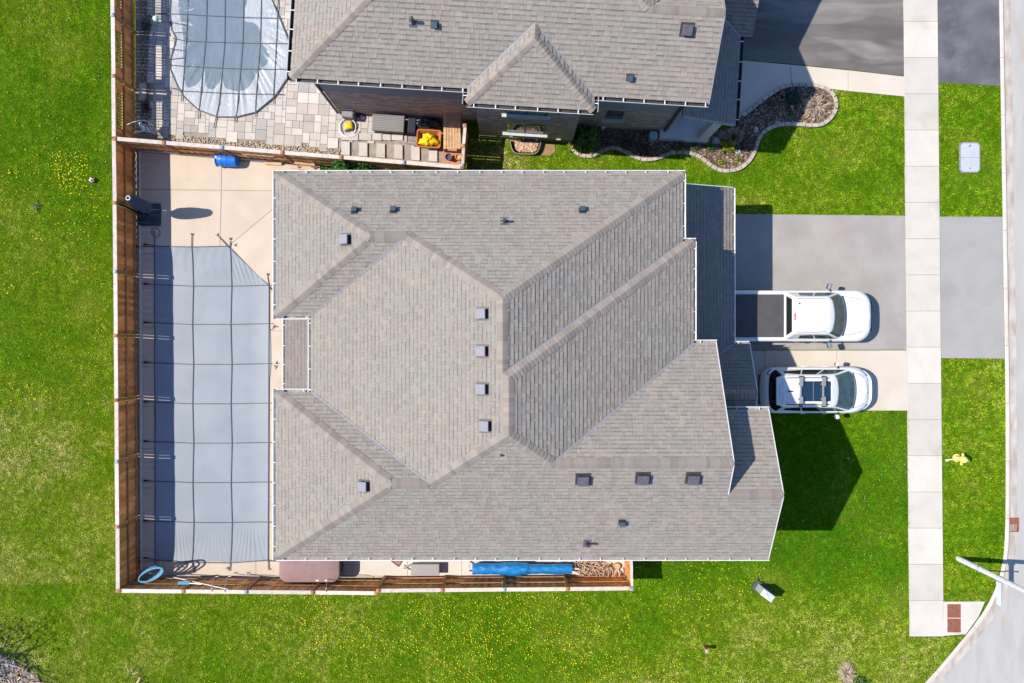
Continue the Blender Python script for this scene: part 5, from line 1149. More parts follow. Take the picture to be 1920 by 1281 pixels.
# --- pickup
TX, TY = 8.72, 1.03; T = Car(TX, TY)
tr = empty('pickup_truck', (TX+3, TY, 0), 'white pickup truck with black bed cover backed up to the garage', 'pickup')
zr = lambda x: 1.22 if x < 4.35 else 1.22-(x-4.35)/1.5*.15
def tl(xr, xf, hw, rf=.55, ryf=.5, b=.10): return bow(outline(xr, xf, hw, .12, .12, rf, ryf), 4.9, b, hw)
lv = [(tl(.12,5.66,.92), .28), (tl(.02,5.78,.99), .42), (tl(0,5.80,1.01), .62), (tl(.04,5.74,1.035,.5,.5), .85), (tl(.05,5.70,1.03,.55,.55), lambda x: zr(x)-.14), (tl(.06,5.64,1.0,.58,.56), lambda x: zr(x)-.03), (tl(.09,5.57,.955,.6,.56), zr)]
T.loft(lv, lambda x: .0 if x < 4.2 else .045*min(1, (x-4.2)/.3), 'body', m_carw, tr)
cabh = lambda xr, xf, hw, b, rf, ryf, rr=.10: bow(outline(xr, xf, hw, rr, rr, rf, ryf), xf-.7, b, hw)
c0 = (cabh(2.22,4.50,.955,.20,.30,.28), 1.20); c1 = (cabh(2.24,4.30,.90,.19,.28,.26), 1.40); c2 = (cabh(2.30,3.82,.74,.15,.22,.2), 1.80); c3 = (cabh(2.34,3.74,.70,.14,.20,.18), 1.865); c4 = (cabh(2.40,3.64,.62,.13,.18,.16), 1.895)
T.loft([c0, c1, c2, c3, c4], lambda x: .022, 'cab', m_carw, tr)
n0 = len(c1[0])            # indices: rear centre 0..4, arc 4..12, side 12..22, arc 22..30, front 30..34
T.patch(c1, c2, 0, 0.0001, 0, 1, 0, 'unused', m_glass, tr) if False else None
n_ = n0-1
T.patch(c1, c2, n_-8.5, n_+8.5, -.12, 1.0, .012, 'windshield', m_glass, tr, m=6)
rw_ = MB(); 
def rear_glass(car, lvA, lvB, hwf, name, parent, t0, t1, off=.012):
    (hA, zA_), (hB, zB_) = lvA, lvB; xa, xb = hA[0][0], hB[0][0]; wa, wb = max(y for x, y in hA)*hwf, max(y for x, y in hB)*hwf
    L = lambda t, a, b: a+(b-a)*t
    vs = [car.w(L(t, xa, xb)-off, sgn*L(t, wa, wb), L(t, zA_, zB_)+off*.3) for t in (t0, t1) for sgn in (-1, 1)]
    return MB().add(vs, [(0, 2, 3, 1)]).build(name, m_glassd, parent)
rear_glass(T, c1, c2, .86, 'rear_window', tr, -.1, .98)
for mir in (0, 1):
    T.patch(c1, c2, 14, 17.6, (.05, .02), (.72, .9), .014, 'side_window', m_glass, tr, mir); T.patch(c1, c2, 18.1, 23.2, (.02, -.02), (.9, .78), .014, 'side_window', m_glass, tr, mir)
MB().rslab(rrect(TX+1.13, TY, 1.03, .86, .03), 1.18, 1.262, .015, crown=.004).build('bed_cover', m_tonn, tr)
MB().obox((TX+2.385, TY-.05, 1.885), (.03, .17, .02)).build('brake_light', m_red, tr); MB().obox((TX+2.55, TY+.46, 1.905), (.03, .03, .012)).build('antenna_base', m_blackpl, tr)
for s_ in (-1, 1):
    for x in (1.1, 4.75): T.wheel(x, s_*1.045, .40, .26, tr)
    T.mirror(4.05, s_*.97, 1.22, tr, M('mirror_cap', (.16, .20, .24), rough=.3) if s_ < 0 else m_ventl, .24, .06)
    for x in (2.75, 3.5): MB().obox(T.w(x, s_*1.045, 1.02), (.09, .012, .018)).build('door_handle', m_steel, tr)
    MB().tube(smooth_path([T.w(4.38, s_*.78, 1.265), T.w(4.9, s_*.74, 1.215), T.w(5.35, s_*.62, 1.155)], 6), .006, 5).build('bonnet_seam', m_ventd, tr)
    o = MB().rslab(rrect(*T.w(5.50, s_*.72, 0)[:2], .12, .13, .05, -s_*.75), .78, .96, .02).build('headlight', m_winglass, tr)
    MB().obox(T.w(.02, s_*.93, .95), (.03, .08, .18)).build('tail_light', m_red, tr)
    MB().bar(T.w(3.55, s_*.25-.1, 1.28+.0), T.w(4.62, s_*.25+.2, 1.255), .02, .015).build('wiper', m_blackpl, tr) if False else None
for y in (-.45, .15): MB().bar(T.w(4.44, y, 1.335), T.w(4.40, y+.5, 1.36), .018, .015).build('wiper', m_blackpl, tr)
MB().obox(T.w(5.86, 0, .62), (.03, .6, .16)).build('grille', m_blackpl, tr); MB().obox(T.w(5.86, 0, .40), (.05, .75, .07)).build('bumper', m_steel, tr); MB().obox(T.w(-.06, 0, .52), (.06, .85, .09)).build('rear_bumper', m_steel, tr)
MB().tube(smooth_path([T.w(4.47+.19*(1-(y/.9)**2), y, 1.255) for y in (-.8, -.4, 0, .4, .8)], 4), .022, 6).build('cowl', m_ventd, tr, smooth=True)
for s_ in (-1, 1):
    MB().tube(smooth_path([T.w(2.45, s_*.655, 1.895), T.w(3.1, s_*.665, 1.905), T.w(3.6, s_*.64, 1.895)], 5), .008, 5).build('roof_ditch', m_ventd, tr)
    for x in (2.32, 3.1, 4.05): MB().bar(T.w(x, s_*1.034, .55), T.w(x, s_*1.030, 1.10), .008, .008).build('door_seam', m_ventd, tr)
MB().tube(smooth_path([T.w(x, y, 1.09+.02*(1-abs(y)/.8)) for x, y in ((5.38, -.62), (5.60, -.3), (5.66, 0), (5.60, .3), (5.38, .62))], 5), .006, 5).build('bonnet_edge', m_ventd, tr)
MB().tube([T.w(2.26, s_, 1.25) for s_ in np.linspace(-.9, .9, 5)], .025, 6).build('cab_lip', m_carw, tr)
# --- hatchback with roof racks
CX, CY = 10.14, -1.97; C_ = Car(CX, CY)
cr = empty('car', (CX+2.3, CY, 0), 'white hatchback with roof racks and dark sunroof on the pale concrete strip', 'car')
zc = lambda x: (1.0+.02*x if x < .5 else 1.01) if x < 3.3 else 1.01-(x-3.3)**1.3/1.2*.17
def cl(xr, xf, hw, rr=.42, ryr=.50, rf=.80, ryf=.60, b=.10):
    h = bow(outline(xr, xf, hw, rr, ryr, rf, ryf), 3.6, b, hw); return [(x-(.05*(1-(y/hw)**2) if x < .6 else 0), y) for x, y in h]
lv = [(cl(.22,4.30,.83), .24), (cl(.08,4.42,.90), .36), (cl(.05,4.45,.925), .55), (cl(.06,4.41,.945), .74), (cl(.10,4.34,.935), lambda x: zc(x)-.14), (cl(.15,4.24,.91), lambda x: zc(x)-.04), (cl(.22,4.14,.865), zc)]
C_.loft(lv, lambda x: .0 if x < 3.1 else .05*min(1, (x-3.1)/.3), 'body', m_carw, cr)
ch = lambda xr, xf, hw, b, rr, ryr, rf, ryf: [(x-(.05*(1-(y/hw)**2) if x < xr+rr else 0), y) for x, y in bow(outline(xr, xf, hw, rr, ryr, rf, ryf), xf-.6, b, hw)]
g0 = (ch(.22,3.62,.865,.16,.42,.42,.30,.28), .98); g1 = (ch(.30,3.42,.82,.15,.40,.40,.28,.26), 1.10); g2 = (ch(.44,2.72,.64,.10,.30,.26,.20,.18), 1.47); g3 = (ch(.46,2.62,.60,.09,.24,.20,.18,.16), 1.54); g4 = (ch(.52,2.50,.53,.08,.2,.16,.15,.13), 1.575)
C_.loft([g0, g1, g2, g3, g4], lambda x: .03, 'cabin', m_carw, cr)
n_ = len(g1[0])-1
C_.patch(g1, g2, n_-8.5, n_+8.5, -.10, .98, .012, 'windshield', m_glass, cr, m=6)
(hA, zA_), (hB, zB_) = g1, g2          # wrap-round rear glass
rg = MB(); vs = []; L_ = lambda a, b, t: a+(b-a)*t
idx = list(range(10, 0, -1))+list(range(0, 11)); sg = [-1]*10+[1]*11
for t in (-.35, .2, .6, .92):
    for i, s_ in zip(idx, sg):
        x = L_(hA[i][0], hB[i][0], t); y = s_*L_(hA[i][1], hB[i][1], t); vs.append(C_.w(x-.014, y*1.01, L_(zA_, zB_, t)+.01))
nI = len(idx); rg.add(vs, [(j*nI+i, (j+1)*nI+i, (j+1)*nI+i+1, j*nI+i+1) for j in range(3) for i in range(nI-1)]); rg.build('rear_window', m_glassd, cr, smooth=True)
MB().rslab(rrect(*C_.w(.50, 0, 0)[:2], .16, .56, .06), 1.515, 1.57, .02).build('spoiler', m_carw, cr, smooth=40)
for mir in (0, 1):
    C_.patch(g1, g2, 12.2, 15.2, (.3, .05), (.7, .92), .014, 'side_window', m_glassd, cr, mir); C_.patch(g1, g2, 15.5, 18.6, .0, .92, .014, 'side_window', m_glassd, cr, mir); C_.patch(g1, g2, 19.0, 23.4, (.0, -.02), (.92, .75), .014, 'side_window', m_glass, cr, mir)
sr = MB().rslab(rrect(*C_.w(1.86, 0, 0)[:2], .62, .40, .06), 1.55, 1.614, .01).build('sunroof', M('sunroof_glass', (.012, .035, .065), rough=.08, spec=.5), cr)
MB().obox(C_.w(1.78, 0, 1.616), (.008, .39, .003)).build('sunroof_seam', m_ventl, sr)
for s_ in (-1, 1):
    MB().tube(smooth_path([C_.w(.72, s_*.52, 1.57), C_.w(.85, s_*.53, 1.63), C_.w(1.6, s_*.535, 1.65), C_.w(2.3, s_*.53, 1.63), C_.w(2.45, s_*.52, 1.57)], 5), .016, 6).build('roof_rail', m_blackpl, cr, smooth=True)
    for x in (.95, 3.62): C_.wheel(x, s_*.945, .33, .22, cr)
    C_.mirror(3.02, s_*.88, 1.02, cr, m_carw, .17, .06)
    for x in (1.65, 2.55): MB().obox(C_.w(x, s_*.955, .84), (.09, .012, .018)).build('door_handle', m_carw, cr)
    MB().rslab(rrect(*C_.w(4.12, s_*.68, 0)[:2], .20, .07, .04, -s_*.75), .66, .80, .02).build('headlight', m_winglass, cr)
    MB().tube(smooth_path([C_.w(.30, s_*.60, 1.0), C_.w(.20, s_*.66, .95), C_.w(.30, s_*.80, .94), C_.w(.55, s_*.875, .96)], 5), .03, 6).build('tail_light', m_glassd, cr, smooth=True)
    MB().tube(smooth_path([C_.w(3.55, s_*.72, 1.03), C_.w(3.85, s_*.66, .985), C_.w(4.1, s_*.52, .93)], 6), .005, 5).build('bonnet_seam', m_ventd, cr)
MB().rslab(rrect(*C_.w(.88, 0, 0)[:2], .09, .025, .02), 1.60, 1.66, .02).build('antenna_fin', m_blackpl, cr)
MB().obox(C_.w(4.47, 0, .45), (.03, .5, .1)).build('grille', m_blackpl, cr); MB().obox(C_.w(.02, 0, .45), (.02, .6, .1)).build('rear_bumper', m_blackpl, cr)
MB().tube(smooth_path([C_.w(3.56+.16*(1-(y/.8)**2), y, 1.045) for y in (-.72, -.36, 0, .36, .72)], 4), .018, 6).build('cowl', m_ventd, cr, smooth=True)
for s_ in (-1, 1):
    for x in (1.15, 2.05, 3.0): MB().bar(C_.w(x, s_*.946, .45), C_.w(x, s_*.93, .90), .008, .008).build('door_seam', m_ventd, cr)
for y in (-.35, .12): MB().bar(C_.w(3.52, y, 1.10), C_.w(3.46, y+.5, 1.12), .016, .014).build('wiper', m_blackpl, cr)
MB().tube([C_.w(.58, y, 1.607) for y in (-.52, .52)], .004, 4).build('roof_seam', m_ventd, cr)
for k, (px, lab) in enumerate(((1502, 'rear roof rack crossbar with two grey cradles on the white hatchback'), (1544.5, 'front roof rack crossbar with two grey cradles on the white hatchback'))):
    p = at(px, 730, 1.72); rk = empty('roof_rack', (p.x, CY, 1.66), lab, 'roof rack', None)
    MB().rslab(rrect(p.x, CY, .035, .62, .02), 1.67, 1.705, .012).build('crossbar', m_steel, rk)
    for s_ in (-1, 1):
        cc = CY+s_*.36
        MB().rslab(rrect(p.x+.01, cc+s_*.03, .075, .19, .03), 1.705, 1.76, .02).build('cradle', M('grey_cradle', (.20, .20, .21), rough=.6) if 'grey_cradle' not in bpy.data.materials else bpy.data.materials['grey_cradle'], rk)
        MB().rslab(rrect(p.x+.01, CY+s_*.57, .06, .045, .02), 1.62, 1.72, .02).build('foot', m_blackpl, rk); MB().tube([(p.x-.10, cc-s_*.1, 1.72), (p.x-.10, cc-s_*.02, 1.76)], .022, 8).build('knob', m_steel, rk)
# ------------------------------------------------------------------ street furniture and small things on the lawns
lp = empty('street_lamp', at(1797, 1047, 0), 'tall pale concrete street lamp post leaning out over the road corner', 'street lamp')
b = Vector(G(1797, 1047)); n = 8
MB().loft([[(b.x+r*math.cos(2*math.pi*k/n+.4), b.y+r*math.sin(2*math.pi*k/n+.4), z) for k in range(n)] for r, z in ((.118, -.1), (.108, .6), (.09, 4), (.075, 8.2))]).build('post', M('post_concrete', (.58, .59, .60), (.52, .53, .545), 5, .7, fine=.08), lp)
MB().tube(smooth_path([b+Vector((0, 0, 8.1)), b+Vector((.6, -.2, 8.6)), b+Vector((1.8, -.5, 8.75))], 6), .035, 8).build('arm', m_steel, lp); MB().rslab(rrect(b.x+2.0, b.y-.55, .35, .13, .08, -.27), 8.65, 8.8, .03).build('lamp_head', m_ventl, lp)
MB().obox((b.x, b.y-.0, 1.5), (.11, .115, .02)).build('pole_band', m_steel, lp)
sg_ = empty('street_name_sign', (b.x, b.y-.15, 2.6), 'narrow street name sign blade clamped to the lamp post', 'street sign'); m_signb = M('pale_blue_sign', (.40, .55, .70), (.55, .65, .75), 20, .5)
MB().box(b.x+.02, b.x+.04, b.y-1.05, b.y-.12, 2.48, 2.72).build('blade', m_signb, sg_); MB().obox((b.x+.035, b.y-.1, 2.6), (.03, .06, .15)).build('clamp', m_steel, sg_)
for k in range(6): MB().obox((b.x+.053, b.y-.25-k*.13, 2.6), (.003, .035, .06)).build('letter_block', m_white, sg_) if False else None
b2 = Vector(G(1849, 1069)); ss = empty('marker_post', b2, 'slim brown marker post on the grass edge beside the lamp post', 'post')
MB().box(b2.x-.025, b2.x+.025, b2.y-.025, b2.y+.025, -.1, 1.55).build('post', m_rail, ss); MB().box(b2.x-.032, b2.x+.032, b2.y-.032, b2.y+.032, 1.55, 1.58).build('post_top', m_steel, ss)
hy = empty('fire_hydrant', at(1793, 858, 0), 'pale yellow fire hydrant on the grass verge', 'hydrant'); b = Vector(G(1793, 858)); m_hy = M('faded_yellow_paint', (.62, .56, .16), (.54, .48, .12), 8, .6)
n = 14; MB().loft([[(b.x+r*math.cos(2*math.pi*k/n), b.y+r*math.sin(2*math.pi*k/n), z) for k in range(n)] for r, z in ((.17, -.05), (.17, .06), (.115, .08), (.11, .5), (.15, .52), (.15, .56), (.135, .60), (.10, .68), (.05, .72), (.03, .78))]).build('barrel', m_hy, hy, smooth=40)
for a, r, l in ((1.4, .06, .24), (-1.74, .06, .24), (-.17, .085, .26)):
    d = Vector((math.cos(a), math.sin(a), 0)); MB().tube([b+Vector((0, 0, .42)), b+d*l*.75+Vector((0, 0, .42)), b+d*l*.76+Vector((0, 0, .42)), b+d*l+Vector((0, 0, .42))], [r*.8, r*.8, r, r], 10).build('nozzle', m_hy, hy, smooth=40)
MB().tube([b+Vector((-.12, 0, .3)), b+Vector((-.32, -.06, .12)), b+Vector((-.42, -.1, .05))], .02, 6).build('marker_rod', m_white, hy); MB().obox(b+Vector((-.43, -.1, .05)), (.05, .04, .02)).build('marker_flag', m_white, hy)
ul = empty('utility_vault', at(1820, 295, 0), 'pale grey two part utility vault lid on the grass verge', 'utility lid'); m_lid = M('pale_lid_polymer', (.40, .43, .48), (.36, .39, .44), 4, .7, .3, 200, .06, 90)
def octg(x0, x1, y0, y1, c, z): return [G2(x, y, z) for x, y in ((x0+c,y1),(x1-c,y1),(x1,y1-c),(x1,y0+c),(x1-c,y0),(x0+c,y0),(x0,y0+c),(x0,y1-c))]
MB().rslab(octg(1799.5,1838.5,266,323.5,5,.05), -.05, .05, .01).build('collar', M('collar_concrete', (.22, .22, .23), rough=.85), ul)
MB().prism([G2(x, y, .062) for x, y in ((1806,268.5),(1832,268.5),(1836,272.5),(1836,294.7),(1802,294.7),(1802,272.5))], .02, .062).build('lid', m_lid, ul); MB().prism([G2(x, y, .062) for x, y in ((1802,295.4),(1836,295.4),(1836,317),(1832,321.5),(1806,321.5),(1802,317))], .02, .062).build('lid', m_lid, ul)
MB().obox((*G2(1819, 273, .07), .065), (.05, .02, .004), .9).build('lid_bolt', m_ventd, ul); MB().obox((*G2(1819, 315, .07), .065), (.025, .025, .004)).build('lid_bolt', m_ventd, ul)
cb = empty('catch_basin', at(1901, 985, -.09), 'rusty iron storm drain grate at the edge of the road', 'drain grate')
x0, y0 = G2(1889.5, 998); x1, y1 = G2(1913, 971); fr = MB(); z0, z1 = -.12, -.078
for q in ((x0, x1, y0, y0+.04), (x0, x1, y1-.04, y1), (x0, x0+.04, y0+.04, y1-.04), (x1-.04, x1, y0+.04, y1-.04)): fr.box(*q, z0, z1)
fr.build('frame', m_rust, cb); MB().box(x0+.01, x1-.01, y0+.01, y1-.01, -.125, -.097).build('grate_pit', m_ventd, cb); MB().box(x0+.04, x1-.04, (y0+y1)/2+.02, y1-.04, -.11, -.080).build('cover_plate', m_rust, cb)
for k in range(7): MB().bar((x0+.05+k*.062, y0+.045, -.086), (x0+.09+k*.062, (y0+y1)/2+.015, -.086), .026, .016).build('grate_bar', m_rust, cb)
pd = empty('utility_pedestal', at(1428, 1106, 0), 'pale green utility pedestal on a dark base in the lawn', 'utility box'); b = Vector(G(1427, 1104)); R_ = -.62
MB().rslab(rrect(b.x-.02, b.y+.05, .34, .22, .04, R_), -.02, .12, .03).build('base', M('dark_base_plastic', (.07, .065, .08), rough=.7), pd)
q = [Vector(p) for p in rrect(b.x, b.y, .26, .14, .015, R_, 2)]; MB().rslab([(p.x, p.y) for p in q], .12, .80, .015).build('cabinet', M('pale_green_metal', (.34, .40, .39), (.30, .36, .35), 4, .5), pd)
MB().rslab([(b.x+(p.x-b.x)*1.05, b.y+(p.y-b.y)*1.06) for p in q], .80, .88, .04, crown=.02).build('hood', M('mint_metal', (.52, .57, .56), rough=.5), pd)
ms_ = empty('marker_stake', at(1322, 1213, 0), 'short reddish brown marker stake in the dandelion lawn', 'marker'); b = Vector(G(1320, 1211)); MB().box(b.x-.05, b.x+.05, b.y-.05, b.y+.05, -.05, .5).build('stake', m_terra, ms_); MB().loft([[(b.x+sx*h_, b.y+sy*h_, z) for sx, sy in ((-1,-1),(1,-1),(1,1),(-1,1))] for h_, z in ((.075, .5), (.075, .54), (.02, .58))]).build('stake_cap', M('stake_cap_wood', (.45, .30, .24), rough=.8), ms_)
sb_ = Vector(G(172.5, 337, .11)); bm = bmesh.new(); bmesh.ops.create_icosphere(bm, subdivisions=4, radius=.115)
ico = bmesh.new(); bmesh.ops.create_icosphere(ico, subdivisions=1, radius=1); iv = [v.co.normalized() for v in ico.verts]; ico.free()
me = bpy.data.meshes.new('football'); bm.to_mesh(me); bm.free(); me.materials.append(m_white); me.materials.append(m_blackpl)
for p in me.polygons:
    p.use_smooth = True
    if max(p.center.normalized().dot(v) for v in iv) > .935: p.material_index = 1
o = bpy.data.objects.new('football', me); link(o); put(o, (sb_.x, sb_.y, .12)); o.rotation_euler = (.4, .3, .2); tag(o, 'black and white football lying on the back lawn', 'ball')
lt = MB().rslab(rrect(*G2(24, 1241, .06), .055, .10, .01, .35), .05, .065, .004).build('paper_card', m_white); tag(lt, 'white paper card lying on the bare soil in the corner', 'litter')
for px, py, mm, lab in ((1589, 859, m_blackpl, None),):
    c = at(px, py, .02); tag(MB().tube([(c.x-.06, c.y, .06), (c.x+.05, c.y+.05, .06), (c.x+.03, c.y-.06, .07)], .018, 5).build('lawn_stake', m_steel), 'tiny metal stake in the deep green front lawn', 'stake')
c = at(1895, 948, .02); c2 = at(1838, 857, 0)
# ------------------------------------------------------------------ grass blades, flowers, bare soil
LX = [(1560,168),(1697,183),(1699.5,404.5),(1375,402),(1290,398),(872,395)]
REG = [('left', [(-330,-260),(249,-260),(250,262),(256,1088),(-330,1112)]),
    ('bottom', [(-330,1112),(256,1086),(1184,1086),(1184,962),(1338,962),(1338,770.5),(1704,770.5),(1706.5,1195),(1769,1194),(1805,1192),(1816,1181),(1780,1226),(1735,1277),(1680,1328),(1580,1390),(1440,1438),(1200,1466),(-330,1470)]),
    ('verge', [(1759.5,155),(1876,161.5),(1879,406.5),(1762,406.5)]), ('verge', [(1764.5,671.5),(1884,672.5),(1885,960),(1881,1044),(1867,1098),(1849,1127.5),(1769,1127.5)]),
    ('top', [(872,260),(1068,263)]+EDGE1[1:29]+LX)]
HOLES = [[(953,258),(1018,258),(1018,291),(953,291)], [(1012,266),(1042,268),(1042,286),(1028,294),(1012,291)], [(1799,265),(1839,265),(1839,324),(1799,324)]]
SOIL = [(-25,1222),(6,1228),(22,1240),(42,1248),(55,1262),(72,1270),(80,1290),(76,1312),(-25,1312)]
def lawn_tone(X, Y, reg):
    x = X/45; y = Y/45
    n1 = vnoise(x, y, .28, 1); n2 = vnoise(x, y, 1.1, 2); n3 = vnoise(x, y, 4.5, 3); n4 = vnoise(x, y, 11, 4); n0 = vnoise(x, y, .12, 5)
    dry = (n1-.5)*.55+(n2-.5)*.36+(n3-.5)*.30+(n4-.5)*.26
    if reg == 'left':
        dry += np.clip((Y-560)/600, 0, 1)*.48*np.clip(1.3-X/260, 0, 1)+np.clip((Y-1000)/150, 0, 1)*.22+.07
        dry -= .14*np.clip((520-Y)/300, 0, 1)
        dry += .16*np.exp(-((X-90)/60)**2-((Y-420)/90)**2)
    elif reg == 'bottom':
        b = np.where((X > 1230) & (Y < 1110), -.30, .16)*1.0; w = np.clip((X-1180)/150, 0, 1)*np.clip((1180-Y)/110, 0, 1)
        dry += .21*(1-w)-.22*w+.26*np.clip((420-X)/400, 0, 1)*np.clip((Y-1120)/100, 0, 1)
    elif reg == 'verge': dry += .17
    else: dry += .18+.36*np.exp(-((X-1430)/110)**2-((Y-380)/26)**2)+.22*np.exp(-((X-950)/120)**2-((Y-300)/60)**2)
    return dry, n0, n2
def lerp3(t, stops, cols):
    out = np.zeros((len(t), 3)); 
    for k in range(3): out[:, k] = np.interp(t, stops, [c[k] for c in cols])
    return out
GC = [(.030,.138,.003), (.072,.215,.004), (.138,.274,.006), (.222,.308,.016), (.38,.38,.085), (.53,.47,.18)]; GS = [-.45, -.2, .05, .32, .58, .85]
Vs = []; Cs = []; r = np.random.default_rng(99); soilp = None
for reg, poly in REG:
    pp = np.array(poly, float); lo, hi = pp.min(0), pp.max(0); area = (hi[0]-lo[0])*(hi[1]-lo[1])/2025
    n = int(area*1900); X = r.uniform(lo[0], hi[0], n); Y = r.uniform(lo[1], hi[1], n); ok = inpoly(X, Y, poly)
    outf = (X < -30) | (Y < -30) | (Y > 1315); ok &= ~(outf & (r.random(n) < .55))
    for hpoly in HOLES: ok &= ~inpoly(X, Y, hpoly)
    ins = inpoly(X, Y, SOIL); ok &= ~(ins & (r.random(n) < .93)); near = np.exp(-((X-20)/70)**2-((Y-1258)/45)**2)*(Y > 1150); ok &= ~(r.random(n) < .55*near); X, Y = X[ok], Y[ok]
    dry, n0, n2 = lawn_tone(X, Y, reg); n = len(X)
    if reg == 'left': dry = dry+.07*np.sin(X*2*math.pi/24+Y*.004)*np.clip((330-Y)/120, 0, 1)
    edge_s = np.exp(-((X-20)/75)**2-((Y-1262)/55)**2) if reg in ('left', 'bottom') else 0*X; dry = dry+.35*edge_s
    dens = vnoise(X/45, Y/45, 7, 8); keep = r.random(n) < .60+.40*dens; X, Y, dry, dens = X[keep], Y[keep], dry[keep], dens[keep]; n = len(X)
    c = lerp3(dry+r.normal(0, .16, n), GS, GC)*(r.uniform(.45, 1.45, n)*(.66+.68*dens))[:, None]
    l = r.uniform(.035, .075, n)*(.7+.7*dens); w = r.uniform(.006, .012, n); a = r.uniform(0, 2*math.pi, n)+2.5*vnoise(X/45, Y/45, 3, 9); tl_ = r.uniform(.25, 1.1, n)
    bx = (X-960)/PPM; by = (640-Y)/PPM; d = np.stack([np.cos(a)*np.cos(tl_), np.sin(a)*np.cos(tl_), np.sin(tl_)], -1)*l[:, None]; s_ = np.stack([-np.sin(a), np.cos(a), np.zeros(n)], -1)*w[:, None]
    b0 = np.stack([bx, by, np.zeros(n)+.002], -1); Vs.append(np.stack([b0-s_, b0+s_, b0+d], 1).reshape(-1, 3)); Cs.append(np.repeat(c, 3, 0))
V = np.concatenate(Vs); F = np.arange(len(V)).reshape(-1, 3)
m_blade = M('grass_blade', (1, 1, 1), rough=.8, attr=True, spec=.03)
npmesh('grass', V, F, np.concatenate(Cs), m_blade, None, 'green lawn grass with paler dry patches')
# dandelions and clover flecks
def flowers(name, spec, col, label, seed, rad=(.011, .021)):
    r = np.random.default_rng(seed); Xs, Ys = [], []
    for poly, n, sc, th in spec:
        pp = np.array(poly, float); lo, hi = pp.min(0), pp.max(0); X = r.uniform(lo[0], hi[0], n*14); Y = r.uniform(lo[1], hi[1], n*14); ok = inpoly(X, Y, poly)
        X, Y = X[ok], Y[ok]; pr = np.clip((vnoise(X/45, Y/45, sc, seed+1)*.65+vnoise(X/45, Y/45, sc*3.1, seed+2)*.45-th)*3.2, .02, 1); ok = r.random(len(X)) < pr; X, Y = X[ok][:n], Y[ok][:n]; Xs.append(X); Ys.append(Y)
    X = np.concatenate(Xs); Y = np.concatenate(Ys); n = len(X); k = 6; an = np.linspace(0, 2*math.pi, k, endpoint=False); rr = r.uniform(*rad, n)
    cx = (X-960)/PPM; cy = (640-Y)/PPM; cz = r.uniform(.055, .085, n)
    ring = np.stack([cx[:, None]+rr[:, None]*np.cos(an), cy[:, None]+rr[:, None]*np.sin(an), np.repeat(cz[:, None], k, 1)], -1); ctr = np.stack([cx, cy, cz+.008], -1)[:, None]
    V = np.concatenate([ring, ctr], 1).reshape(-1, 3); q = np.arange(n)[:, None, None]*(k+1); tri = np.array([(i, (i+1) % k, k) for i in range(k)])[None]; F = (q+tri).reshape(-1, 3)
    C = np.repeat(np.array(col)*r.uniform(.75, 1.1, (n, 1)), k+1, 0); return npmesh(name, V, F, C, m_attr, None, label)
BT = [(256,1090),(1700,1090),(1700,1200),(1650,1290),(256,1290)]
flowers('dandelions', [([(560,1115),(1330,1112),(1330,1290),(560,1290)], 1350, .5, .42), (BT, 500, .4, .47), ([(5,280),(165,280),(170,470),(5,560)], 260, .6, .42), ([(0,280),(205,280),(205,760),(0,900)], 130, .5, .45), ([(1184,1050),(1440,1050),(1440,1110),(1184,1110)], 90, .5, .40), (REG[3][1], 90, .5, .42), (REG[2][1], 30, .5, .42)], (.85, .68, .02), 'yellow dandelion flowers scattered over the lawns', 5)
flowers('clover_flowers', [([(0,0),(205,0),(205,900),(0,900)], 420, .5, .40), ([(1186,1050),(1700,780),(1700,1280),(1186,1280)], 300, .4, .42), (BT, 260, .4, .42), (REG[4][1], 120, .5, .4)], (.62, .62, .42), 'tiny pale clover flowers scattered over the lawns', 15, (.008, .016))
so = MB().prism([G2(x, y) for x, y in SOIL], -.02, .008).build('bare_soil', m_dirt); tag(so, 'bare soil with twigs in the lower left corner', None, None, 'structure')
chips('soil_litter', SOIL, .02, 2600, [(.30,.23,.18),(.42,.34,.27),(.14,.11,.10),(.20,.19,.19),(.55,.47,.38)], 91, 'dead stalks and clods on the bare soil', (.03, .10))
sticks('dead_stalks', [(-10,1225),(45,1240),(80,1270),(80,1300),(-10,1300)], 40, 'dry broken stalks lying on the bare soil', 92, .05, (.2, .7))
sticks('dead_stalks', [(232,1250),(250,1248),(270,1275),(262,1300),(236,1300)], 14, 'small heap of dry stalks in the patchy lawn', 93, .03, (.12, .35))
shrub('ornamental_grass', 1590, 1264, .42, .55, .30, 520, STR+[(.55,.46,.30)], .05, 'pale dry grass clump near the road corner', 94, cat='grass', spiky=True)
shrub('weed_clump', 1612, 1278, .35, .25, .22, 300, GRN+[(.10,.14,.04)], .05, 'dark green weeds beside the pale dry grass clump', 95, cat='plant')
for k, (px, py, lab) in enumerate(((68, 386, 'grey green weed among the dandelions of the back lawn'),)):
    shrub('weed_clump', px, py, .20, .18, .10, 120, [(.14,.24,.08),(.10,.20,.05),(.2,.28,.14)], .045, lab, 100+k, cat='plant')
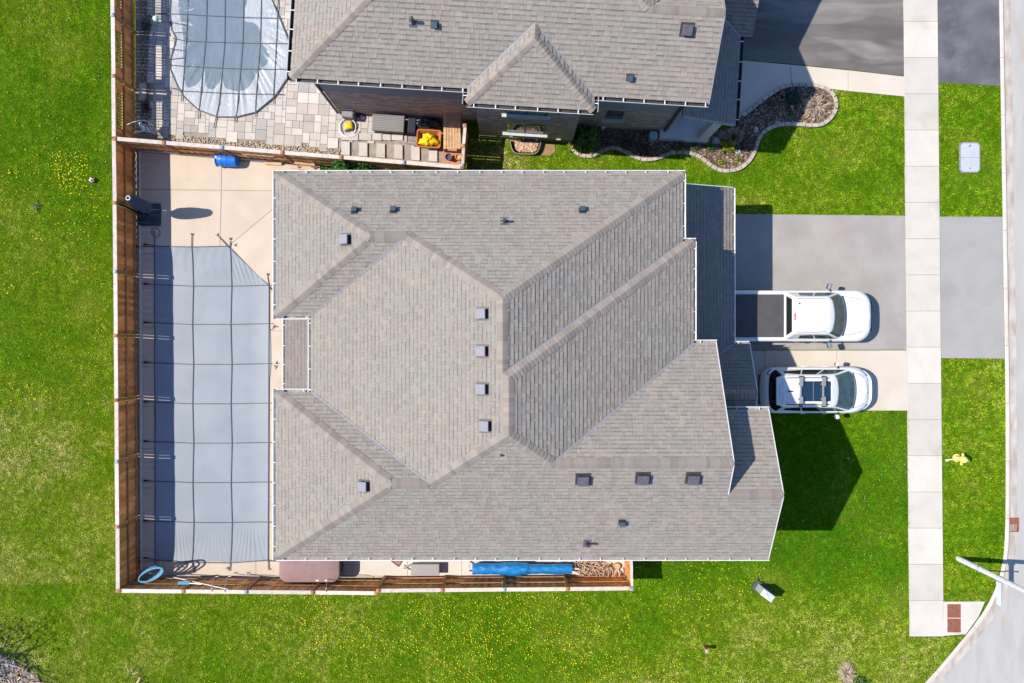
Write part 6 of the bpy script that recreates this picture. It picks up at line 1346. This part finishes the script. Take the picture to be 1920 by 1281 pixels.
# tree standing outside the frame, its thin shade falls on the lower left lawn
tc = Vector(G(-135, 1216)); tree = empty('tree', tc, 'thin crowned tree left of the lawn, shading its lower left corner', 'tree'); rt = random.Random(4); tb = MB()
tb.tube([tc-Vector((0,0,.2)), tc+Vector((.03,.02,1.5)), tc+Vector((0,.05,3.2)), tc+Vector((.06,0,5.2))], [.16, .12, .09, .03], 8)
tips = []
for k in range(26):
    z = rt.uniform(1.6, 5.0); a = rt.uniform(0, 6.28); L_ = rt.uniform(1.1, 3.0)*(1.2-z/8); p0 = tc+Vector((0, .03, z)); p1 = p0+Vector((math.cos(a)*L_*.5, math.sin(a)*L_*.5, L_*.25)); p2 = p0+Vector((math.cos(a+.2)*L_, math.sin(a+.2)*L_, L_*.55))
    tb.tube([p0, p1, p2], [.035, .022, .008], 5); tips += [p1, p2, p1.lerp(p2, .5)]
tb.build('trunk', bpy.data.materials['bark'], tree)
nL = 1000; tp_ = np.array([tuple(t) for t in tips])[r.integers(0, len(tips), nL)]+r.normal(0, .32, (nL, 3)); t1 = r.normal(size=(nL, 3)); t1 /= np.linalg.norm(t1, axis=1)[:, None]; t2 = np.cross(t1, r.normal(size=(nL, 3))); t2 /= np.linalg.norm(t2, axis=1)[:, None]
lf = r.uniform(.05, .09, nL)[:, None]; V = np.stack([tp_-t1*lf, tp_+t2*lf*.5, tp_+t1*lf, tp_-t2*lf*.5], 1).reshape(-1, 3); o = npmesh('crown', V, np.arange(4*nL).reshape(-1, 4), np.repeat(np.array(GRN)[r.integers(0, 4, nL)], 4, 0), m_attr, tree); del o['kind']
# ------------------------------------------------------------------ groups for repeated things
GRP = {'fence': 'board fences round the two yards', 'side_gate': 'side gates beside the houses', 'house': 'two neighbouring houses', 'pool_cover': 'pool covers', 'deck_box': 'storage boxes', 'shrub': 'plants in the beds', 'ornamental_grass': 'dry grass clumps',
    'boulder': 'rocks in the garden bed', 'stone_block': 'stone blocks beside the porch', 'pot': 'pots on the bench shelf', 'timber_plank': 'planks by the party fence', 'wire_hook': 'wire hooks over the side fence', 'roof_rack': 'roof racks on the hatchback', 'pool_hose': 'pool hoses', 'weed_clump': 'weeds in the lawns'}
tops = {}
for o in S.objects:
    if o.parent is None and 'category' in o: tops.setdefault(o.name.split('.')[0], []).append(o)
for k, v in tops.items():
    if len(v) > 1:
        for o in v: o['group'] = GRP.get(k, k.replace('_', ' ')+'s')
